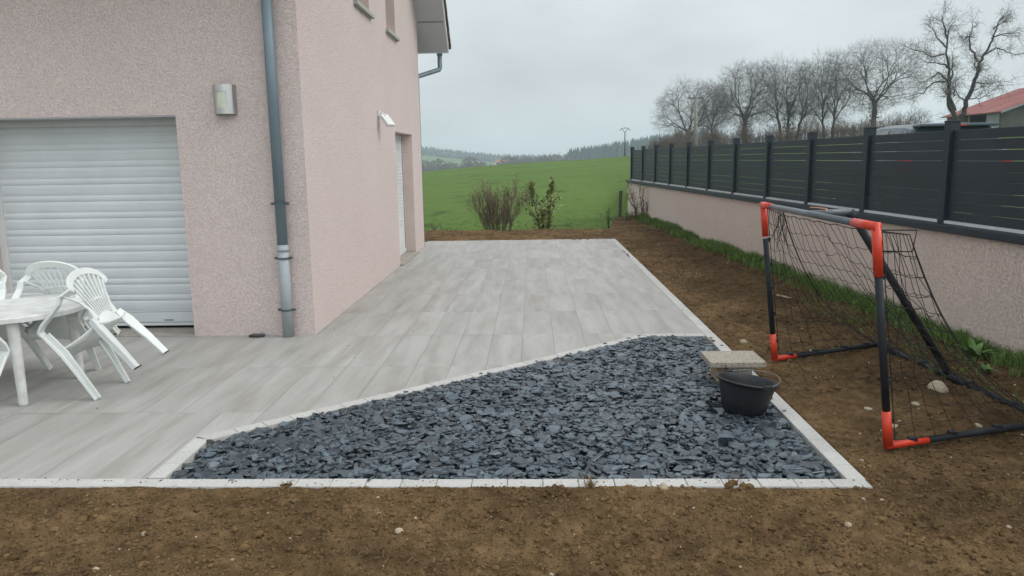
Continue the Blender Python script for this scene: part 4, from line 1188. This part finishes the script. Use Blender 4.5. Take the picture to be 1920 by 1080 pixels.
tree(23.4, 85, 9.3, 7.0, 'tall domed bare tree, second large crown of the row, ivy on its trunk', 33, 1, 760, .22, .16, ivy=900)
tree(28.4, 86, 9.5, 6.4, 'dense upright bare tree in the middle of the row, dark with ivy at its foot', 34, 3, 900, .2, .15, ivy=1100)
tree(31.9, 84, 9.5, 6.4, 'bare tree leaning outwards at the right of the dense middle crown', 35, 2, 620, .2, .12)
tree(36.6, 84, 10.3, 9.6, 'broad bare tree with thick ivied trunk left of the twin trunked one', 36, 1, 800, .26, .22, ivy=800)
tree(40.9, 83, 2.9, 2.6, 'small bare scrub tree between the broad tree and the twin trunked one', 37, 2, 110, .15, .08, spray=.3)

def twin_tree():
    """limbs given in metres in the plane facing the garden, with their own depth"""
    rr = random.Random(77); y0 = 55
    root = tag(empty('bare_tree', (30.0, y0, 3.08)), 'tall twin trunked bare tree with crooked limbs beside the red roofed barn', 'tree', 'bare trees on the slope behind the fence')
    tm, cm = MB(), MB(); z0 = 232 * .0 + 232
    s = .0357
    def c(px, py): return ((px / 4.154 + 1640 - 1800) * s - (235 - py / 4.154) * .0031, (235 - py / 4.154) * s * .955)
    limbs = [([(645, 1090), (640, 925)], .28, .20, 0), ([(640, 930), (612, 880), (578, 800), (580, 660), (592, 600), (576, 480), (560, 380), (572, 260)], .17, .045, 0),
             ([(572, 260), (520, 170), (505, 95)], .07, .02, -.3), ([(572, 260), (600, 190), (660, 120)], .07, .02, .4), ([(560, 330), (510, 240), (515, 150)], .06, .02, .5),
             ([(580, 650), (540, 600), (460, 545), (400, 580), (340, 610)], .09, .02, -.7), ([(560, 610), (500, 608), (460, 640), (440, 690), (350, 710)], .07, .02, .8),
             ([(565, 500), (530, 470), (430, 465), (330, 450)], .07, .02, -.5), ([(553, 385), (470, 400), (420, 355), (340, 330)], .06, .02, .6),
             ([(598, 600), (630, 540), (655, 490), (690, 380)], .08, .02, .7), ([(628, 860), (615, 740), (603, 680)], .13, .05, .5), ([(628, 730), (680, 660), (720, 570)], .05, .015, .9),
             ([(660, 930), (690, 870), (715, 780), (770, 630), (800, 540), (812, 470), (855, 385), (915, 280), (938, 180), (985, 100)], .185, .026, -.2),
             ([(812, 450), (780, 350), (795, 230), (840, 130)], .09, .02, .6), ([(790, 260), (740, 240)], .03, .01, .3), ([(915, 270), (980, 240), (1080, 235)], .06, .015, -.5), ([(940, 190), (1010, 150), (1085, 110)], .05, .015, .5),
             ([(860, 400), (925, 352), (975, 395), (1040, 420)], .06, .015, -.8), ([(800, 570), (860, 545), (960, 500)], .06, .015, .8), ([(775, 620), (840, 640), (930, 630)], .05, .015, -.6),
             ([(740, 745), (790, 690), (900, 650)], .06, .015, .5), ([(735, 760), (800, 760), (850, 700)], .04, .012, -.6), ([(800, 540), (730, 500), (690, 440)], .05, .015, -.9), ([(720, 790), (690, 700), (660, 640)], .05, .015, .8),
             ([(600, 790), (540, 700), (510, 640)], .04, .012, -.7)]
    for pp, r0, r1, dep in limbs:
        pts = []
        n = len(pp)
        for i, (px, py) in enumerate(pp):
            x, z = c(px, py); pts.append(Vector((x, dep * 1.6 * (i / (n - 1)) + (0 if r0 > .2 else dep * .1), z + .35)))
        # refine with wobble
        fine = [pts[0]]
        for a, b in zip(pts, pts[1:]):
            for t in (.33, .66, 1): fine.append(a.lerp(b, t) + Vector((rr.gauss(0, .03), rr.gauss(0, .05), rr.gauss(0, .03))))
        rs = [r0 + (r1 - r0) * i / (len(fine) - 1) for i in range(len(fine))]
        tm.tube(fine, rs, 8 if r0 > .1 else 5, False)
        big = r0 > .16
        k = 13 if big else 9
        for c_ in range(k):
            t = (.42 if big else .2) + (.58 if big else .8) * (c_ + rr.random()) / k; m_ = len(fine) - 1; f = min(t * m_, m_ - 1e-6); i = int(f); q = fine[i].lerp(fine[i + 1], f - i)
            twigs(tm, cm, q, (fine[i + 1] - fine[i]).normalized(), rr.uniform(.45, 1.25), rr, 13)
        twigs(tm, cm, fine[-1], (fine[-1] - fine[-2]).normalized(), 1.1, rr, 16, .35)
    finish(root, tm, cm, 'bark_dark', 'twig')
def twigs(tm, cm, q, d, L_, rr, n, spread_=None):
    """a spray of forked twigs leaving a limb at q"""
    u = d.orthogonal().normalized(); v = d.cross(u); az = rr.random() * 6.3; sp = R(rr.uniform(30, 70)) if spread_ is None else 0
    nd = (d * math.cos(sp) + (u * math.cos(az) + v * math.sin(az)) * math.sin(sp) + Vector((0, 0, .15))).normalized()
    c = q + nd * L_ * .72; pts = []
    for k in range(n):
        w_ = Vector((rr.gauss(0, 1), rr.gauss(0, 1), rr.gauss(0, 1))).normalized() * L_ * .55 * rr.random() ** .4; pts.append(c + w_)
    fan(tm, cm, q, pts, .0052, rr, nd, dict(exp=.40, step=.36, wob=.10, spray=.30, nspray=3, n=99), False)
twin_tree()

def brush(x, y, h, wd, seed, lab, m='twig_brown'):
    rr = random.Random(seed); mb = MB()
    for k in range(int(250 * wd / 4)):
        px, py = rr.gauss(0, wd * .30), rr.gauss(0, .8)
        hh = .80 * h * rr.uniform(.35, 1.05) * max(.25, 1 - (px / wd) ** 2 * 2.2)
        p = Vector((px, py, -.2)); t = Vector((px + rr.gauss(0, .35), py + rr.gauss(0, .3), hh))
        mid = p.lerp(t, .5) + Vector((rr.gauss(0, .12), rr.gauss(0, .12), 0)); mb.tube([p, mid, t], [.016, .011, .005], 3, False)
        for j in range(7):
            q = mid.lerp(t, rr.random()); e = q + Vector((rr.gauss(0, .3), rr.gauss(0, .3), rr.uniform(.05, .5))); mb.tube([q, e], [.008, .004], 3, False)
    o = mb.build('bare_bush', m, loc=(x, y, field_z(x, y)))
    tag(o, lab, 'bush', 'bare brown bushes under the tree row')
for i, (x, y, h, wd, lab) in enumerate([(13.6, 80, 2.3, 3.2, 'low brown bush at the left end of the tree row'), (15.3, 80, 3.0, 3.4, 'taller brown bush left of the concrete utility pole'),
        (18.6, 80, 2.7, 4.0, 'dense brown bush right of the concrete utility pole'), (21.6, 80, 2.9, 4.2, 'brown bush under the tall domed tree'), (25.2, 80, 2.7, 4.2, 'brown bush between the domed tree and the dense middle tree'),
        (28.4, 80, 3.0, 4.4, 'thick dark brush under the dense middle tree'), (31.6, 80, 2.7, 4.0, 'brown brush under the outward leaning tree'), (34.4, 80, 2.5, 3.6, 'brown brush at the left foot of the broad ivied tree'), (37.4, 80, 2.9, 3.2, 'brown brush at the right foot of the broad ivied tree')]):
    brush(x, y, h, wd, 50 + i, lab)

# ------------------------------------------------------------------ poles, barn, car
def poles():
    r = tag(empty('utility_pole', (12.72, 60, field_z(12.72, 60) - .3)), 'concrete utility pole with flat crossarm in front of the bare trees', 'utility pole')
    zt = 6.05 - (field_z(12.72, 60) - .3)
    m = MB(); m.tube([(0, 0, 0), (-.08, 0, zt)], [.17, .095], 10); m.build('pole', 'pole', r, smooth=True)
    m = MB(); m.box(-.66, .46, -.06, .06, zt - .13, zt - .02); m.build('crossarm', 'polemetal', r)
    for x in (-.55, -.08, .35):
        i = MB(); i.lathe([(.02, 0), (.05, .03), (.03, .06), (.045, .09), (.001, .12)], 8, (x, 0, zt - .03)); i.build('insulator', 'polemetal', r, smooth=True)
    zb = field_z(11.70, 97) - .2
    r = tag(empty('utility_pole', (11.70, 97, zb)), 'slender far utility pole with fan shaped top on the meadow skyline', 'utility pole')
    zt = 4.72 - zb
    m = MB(); m.tube([(0, 0, 0), (0, 0, zt)], [.095, .065], 8); m.build('pole', 'polemetal', r, smooth=True)
    m = MB()
    for s in (-1, 1): m.tube([(0, 0, zt - .1), (s * .42, 0, zt + .42)], .035, 6)
    m.tube([(-.62, 0, zt + .28), (-.42, 0, zt + .42), (0, 0, zt + .50), (.42, 0, zt + .42), (.62, 0, zt + .28)], .035, 6)
    for x, z in ((-.58, .30), (0, .50), (.58, .30)): m.tube([(x, 0, zt + z), (x, 0, zt + z - .16)], .04, 6)
    m.build('crossarm', 'polemetal', r)
    w_ = MB(); pts = []
    for i in range(25):
        t = i / 24; pts.append((27 + 26 * t, 60 + 1 * t, 6.5 + 2.7 * t - 1.0 * math.sin(math.pi * t)))
    w_.tube(pts, .008, 4); tag(w_.build('overhead_wire', 'cartrim'), 'thin overhead wire crossing the sky right of the twin trunked tree', 'wire')
poles()

def barn():
    X0, X1, Y0, Y1 = 36.9, 49.5, 62, 70; ze, zr = 4.68, 6.95; zg = field_z(41, 64) - .3
    r = tag(empty('barn', (X0, Y0, zg)), 'open sided farm barn with faded red sheet roof', 'barn'); o_ = Vector((X0, Y0, zg))
    def B(m, x0, x1, y0, y1, z0, z1): m.box(x0 - o_.x, x1 - o_.x, y0 - o_.y, y1 - o_.y, z0 - o_.z, z1 - o_.z)
    xm = (X0 + X1) / 2
    rf = MB()
    for xa, za, xb, zb in ((X0 - .25, ze - .09, xm, zr), (xm, zr, X1 + .25, ze - .09)):
        vs = [(x - o_.x, y - o_.y, z - o_.z + t) for t in (0, .09) for x, z in ((xa, za), (xb, zb)) for y in (Y0 - .45, Y1 + .3)]
        rf.add(vs, [(0, 1, 3, 2), (4, 6, 7, 5), (0, 4, 5, 1), (2, 3, 7, 6), (0, 2, 6, 4), (1, 5, 7, 3)])
    rf.build('roof', 'redroof', r)
    fs = MB()
    for xa, za, xb, zb in ((X0 - .25, ze - .09, xm, zr), (xm, zr, X1 + .25, ze - .09)):
        fs.add([(x - o_.x, Y0 - .47 - o_.y + e, z - o_.z + t) for e in (0, .018) for t in (-.07, .10) for x, z in ((xa, za), (xb, zb))], [(0, 1, 3, 2), (4, 6, 7, 5), (0, 4, 5, 1), (2, 3, 7, 6), (0, 2, 6, 4), (1, 5, 7, 3)])
    fs.build('verge_board', 'barnpanel', r)
    g = MB(); yy = Y0 + .02 - o_.y
    zz = zg - .5
    def gab(y, t):
        g.add([(x - o_.x, y_ - o_.y, z - o_.z) for y_ in (y, y + t) for x, z in ((X0 + .08, zz), (X1 - .08, zz), (X1 - .08, ze - .05), (xm, zr - .05), (X0 + .08, ze - .05))], [(4, 3, 2, 1, 0), (5, 6, 7, 8, 9), (0, 1, 6, 5), (1, 2, 7, 6), (2, 3, 8, 7), (3, 4, 9, 8), (4, 0, 5, 9)])
    gab(Y0 + .02, .15); g.build('gable_wall', 'barnwall', r)
    g = MB(); gab(Y1 - .2, .15); g.build('gable_wall', 'barnwall', r)
    w_ = MB(); B(w_, X1 - .2, X1 - .06, Y0 + .2, Y1 - .25, zz, ze - .06); B(w_, X0 + 5.2, X0 + 5.35, Y0 + .2, Y1 - .25, zz, ze + 1.5); w_.build('wall', 'barnwall', r)
    p = MB(); B(p, X0 + .02, X0 + .12, Y0 + .2, Y0 + 1.9, zz, ze - .1); p.build('door_panel', 'barnpanel', r)
    for y in (Y0 + 4.4, Y1 - .35):
        p = MB(); B(p, X0 + .02, X0 + .14, y, y + .12, zz, ze - .1); p.build('post', 'wood', r)
barn()

def car():
    """estate car parked beyond the fence; local +x forward"""
    r = tag(empty('parked_car', (6.92, 14.35, .49)), 'blue grey estate car parked beyond the slatted fence', 'car')
    r.rotation_euler = (0, 0, R(83))
    # cross-sections along x: (x, half width at sill, half width at belt, belt z, half width roof, roof z)
    secs = [(-2.12, .74, .76, .78, .70, .80), (-2.10, .80, .82, .90, .62, 1.18), (-1.95, .86, .87, .94, .62, 1.52), (-1.6, .88, .89, .94, .64, 1.565), (-.6, .89, .90, .93, .66, 1.585), (.2, .89, .90, .92, .66, 1.56), (.55, .89, .90, .91, .64, 1.47), (1.15, .88, .89, .90, .70, 1.00), (1.35, .88, .88, .88, .74, .93), (1.9, .84, .82, .76, .66, .80), (2.15, .74, .72, .60, .55, .62)]
    rings = []
    b = MB()
    for x, ws, wb, zb, wr, zr in secs:
        ring = [(x, -ws * .9, .20), (x, -ws, .34), (x, -wb - .01, .60), (x, -wb, zb), (x, -(wb * .4 + wr * .6), zb + (zr - zb) * .62), (x, -wr, zr - .05), (x, -wr * .72, zr), (x, 0, zr + .02)]
        ring = ring + [(p[0], -p[1], p[2]) for p in ring[-2::-1]]
        rings.append(ring); b.v.extend(ring)
    n = len(rings[0])
    for i in range(len(rings) - 1):
        for j in range(n): b.face((i * n + j, (i + 1) * n + j, (i + 1) * n + (j + 1) % n, i * n + (j + 1) % n))
    b.face(range(n)); b.face(range((len(rings) - 1) * n + n - 1, (len(rings) - 1) * n - 1, -1))
    b.build('body', 'carpaint', r, smooth=False, bevel=.02)
    def quad(m, pts, t=.006):
        a, b_, c, d = [Vector(p) for p in pts]; nn = (b_ - a).cross(d - a).normalized() * t
        m.add([a + nn, b_ + nn, c + nn, d + nn, a, b_, c, d], [(0, 1, 2, 3), (0, 4, 5, 1), (1, 5, 6, 2), (2, 6, 7, 3), (3, 7, 4, 0)])
    def at(s, x, t):     # point on the side glass plane
        for (p, q) in zip(secs, secs[1:]):
            if p[0] <= x <= q[0]:
                k = (x - p[0]) / (q[0] - p[0]); wb, zb, wr, zr = [p[i] + k * (q[i] - p[i]) for i in (2, 3, 4, 5)]
                lo, hi = Vector((x, s * wb, zb)), Vector((x, s * (wb * .4 + wr * .6), zb + (zr - zb) * .62)); h2 = Vector((x, s * wr, zr - .05))
                return lo.lerp(hi, t / .7) if t <= .7 else hi.lerp(h2, (t - .7) / .3)
    for s in (-1, 1):
        for xa, xb in ((-1.85, -1.15), (-1.08, -.25), (-.18, .62)):
            m = MB(); q = [at(s, xa, .06), at(s, xb, .06), at(s, xb, .69), at(s, xa, .69)]
            if s < 0: quad(m, q)
            else: quad(m, q[::-1])
            q = [at(s, xa, .71), at(s, xb, .71), at(s, xb, .93), at(s, xa, .93)]
            quad(m, q if s < 0 else q[::-1]); m.build('side_window', 'carglass', r)
        m = MB(); m.box(-2.14, -1.98, s * .74 - .085, s * .74 + .085, .80, 1.02); m.build('tail_light', 'taillight', r, bevel=.02)
        for xw in (-1.35, 1.35):
            m = MB(); m.lathe([(.20, -.10), (.30, -.10), (.32, -.07), (.32, .07), (.30, .10), (.20, .10)], 24); 
            m.v = [(p[0] + xw, p[2] + s * .80, p[1] + .32) for p in m.v]; wl = m.build('wheel', 'cartrim', r)
            m = MB(); m.lathe([(.001, .02), (.19, .04), (.205, .08), (.205, -.08)], 18); m.v = [(p[0] + xw, s * p[2] + s * .80, p[1] + .32) for p in m.v]; m.build('rim', 'chrome', wl)
    m = MB(); quad(m, [(-2.115, .66, .95), (-2.115, -.66, .95), (-2.02, -.58, 1.40), (-2.02, .58, 1.40)], .012); m.build('rear_window', 'carglass', r)
    m = MB(); quad(m, [(1.10, -.74, 1.03), (1.10, .74, 1.03), (.60, .60, 1.45), (.60, -.60, 1.45)], .012); m.build('windscreen', 'carglass', r)
    m = MB(); m.box(-2.16, -1.80, -.57, .57, 1.505, 1.552); m.build('spoiler', 'carpaint', r, bevel=.015)
    m = MB(); m.box(-2.168, -2.14, -.11, .11, 1.512, 1.53); m.build('brake_light', 'taillight', r)
    m = MB(); m.box(-2.23, -2.0, -.84, .84, .28, .55); m.box(2.0, 2.2, -.76, .76, .26, .5); m.build('bumper', 'cartrim', r, bevel=.03)
    m = MB(); m.tube([(.1, .0, 1.58), (-.06, 0, 1.76)], .006, 6); m.build('antenna', 'cartrim', r)
    return r
car()

# ------------------------------------------------------------------ far country
def far():
    rr = random.Random(99)
    def conifer(mb, x, y, z, h, w_):
        r = rr.random() * .95 + .03
        for k, (a, b, q) in enumerate(((.05, .55, 1.), (.3, .8, .75), (.58, 1.05, .45))):
            n = 7; o = len(mb.v); mb.v.append((x + rr.gauss(0, .1), y, z + h * b)); ph = rr.random() * 6
            for j in range(n):
                an = 2 * math.pi * j / n + ph; u = w_ * q * rr.uniform(.7, 1.2); mb.v.append((x + u * math.cos(an), y + u * math.sin(an), z + h * (a + rr.uniform(-.04, .04))))
            for j in range(n): mb.face((o, o + 1 + j, o + 1 + (j + 1) % n), r)
    m = MB()
    for i in range(900):
        x = rr.uniform(28, 150); y = 600 + rr.uniform(0, 60) + (x - 28) * .1
        h = interp(x, [28, 31, 60, 90, 150], [15.5, 19.5, 18.5, 19.5, 21]) * rr.uniform(.86, 1.1)
        conifer(m, x, y, field_z(x, y) - .5, h, rr.uniform(2.4, 3.6))
    tag(m.build('conifer_wood', 'conifer'), 'dark conifer wood on the ridge left of the bare trees', kind='stuff')
    m = MB()
    for i in range(2600):
        x = rr.uniform(-230, 120); y = rr.uniform(1000, 1100) if x < -30 else rr.uniform(960, 1060)
        z = field_z(x, y)
        if rr.random() < .35: conifer(m, x, y, z - 1, rr.uniform(9, 13), rr.uniform(2, 3.2))
        else: lump(m, x, y, z + 3.2, rr.uniform(3, 4.6), rr, 1.2, rr.random() * .9 + .05)
    tag(m.build('hill_wood', 'farwood'), 'hazy blue woodland along the far hill top', kind='stuff')
    # bare trees in the valley: one model, copied
    root = empty('valley_tree'); tm, cm = MB(), MB(); r2 = random.Random(6)
    tips = crown_points(260, 1.0, .9, .06, r2)
    tm.tube([(0, 0, 0), (0, 0, .1)], [.03, .025], 6, False)
    fan(tm, cm, Vector((0, 0, .1)), tips, .0024, r2, Vector((0, 0, 1)), dict(exp=.42, step=.34, wob=.07, spray=.09, nspray=5, n=260))
    for p in crown_points(1000, .95, .86, .02, r2): lump(cm, p.x, p.y, p.z, .024, r2, 1, .3 + .5 * r2.random())
    tm.build('trunk', 'twig', root); cm.build('crown', 'twig', root)
    spots = [(-56, 400, 16.8, 'hazy bare tree in the valley beside the house wall'), (-51, 415, 17.5, 'hazy bare tree in the valley, second from the house wall'), (-42, 410, 15, 'small hazy tree standing alone on the pale valley slope'), (-33, 415, 18.3, 'round hazy tree in the valley left of the far red roof'),
             (-28, 425, 15.5, 'lower hazy tree just left of the far red roof'), (-12.6, 420, 18.6, 'hazy tree directly right of the far red roof'), (-8, 430, 17.4, 'hazy tree second right of the far red roof'), (-3, 420, 18.2, 'taller hazy tree in the middle of the valley row'),
             (2, 425, 17.5, 'hazy tree right of the taller valley one'), (7.5, 420, 18.6, 'hazy tree in the valley third from the conifer wood'), (13, 425, 19.2, 'round hazy tree second from the conifer wood'), (18.5, 430, 17.0, 'hazy tree next to the conifer wood edge'), (24, 440, 16.5, 'pale hazy tree touching the conifer wood edge'),
             (-47, 440, 15.5, 'hazy tree behind and between the two nearest the house wall'), (-23.5, 430, 13.8, 'low hazy tree standing right before the far red roof'), (-37.5, 440, 14.5, 'faint low tree on the valley slope left of the round hazy one'), (-60, 395, 16.5, 'hazy tree half hidden by the house corner')]
    for i, (x, y, h, lab) in enumerate(spots):
        o = root if i == 0 else copy_tree(root)
        o.location = (x, y, field_z(x, y) - .5); o.scale = (h * .9, h * .9, h); o.rotation_euler = (0, 0, i * 1.9)
        tag(o, lab, 'tree', 'hazy bare trees in the valley')
    h = tag(empty('farmhouse', (-20.0, 505, -2.2)), 'tiny far farmhouse with red tiled roof in the valley', 'house')
    m = MB(); m.box(-5.5, 5.5, -3.5, 3.5, -9, 2.6); h.scale = (.8, .8, .8); m.build('wall', 'farwall', h)
    m = MB(); m.add([(-6, -4, 2.5), (6, -4, 2.5), (6, 4, 2.5), (-6, 4, 2.5), (-4.5, 0, 4.6), (4.5, 0, 4.6)], [(0, 1, 5, 4), (1, 2, 5), (2, 3, 4, 5), (3, 0, 4), (3, 2, 1, 0)]); m.build('roof', 'farroof', h)
    for x in (-3.5, -1.2, 1.2, 3.5):
        m = MB(); m.box(x - .4, x + .4, -3.52, -3.45, .2, 1.6); m.build('window', 'dark', h)
far()

# ------------------------------------------------------------------ haze
def haze():
    m = bpy.data.materials.new('valley_haze'); m.use_nodes = True; t = m.node_tree
    t.nodes.remove(t.nodes['Principled BSDF'])
    v = t.nodes.new('ShaderNodeVolumePrincipled'); v.inputs['Color'].default_value = (.76, .88, 1.0, 1); v.inputs['Density'].default_value = HAZE; v.inputs['Anisotropy'].default_value = .1
    t.links.new(v.outputs[0], t.nodes['Material Output'].inputs['Volume'])
    b = MB(); b.box(-1300, 1300, -62, 1600, -40, 44)
    o = b.build('haze', m); tag(o, 'thin pale haze over the valley', kind='stuff')
HAZE = .0006
haze()
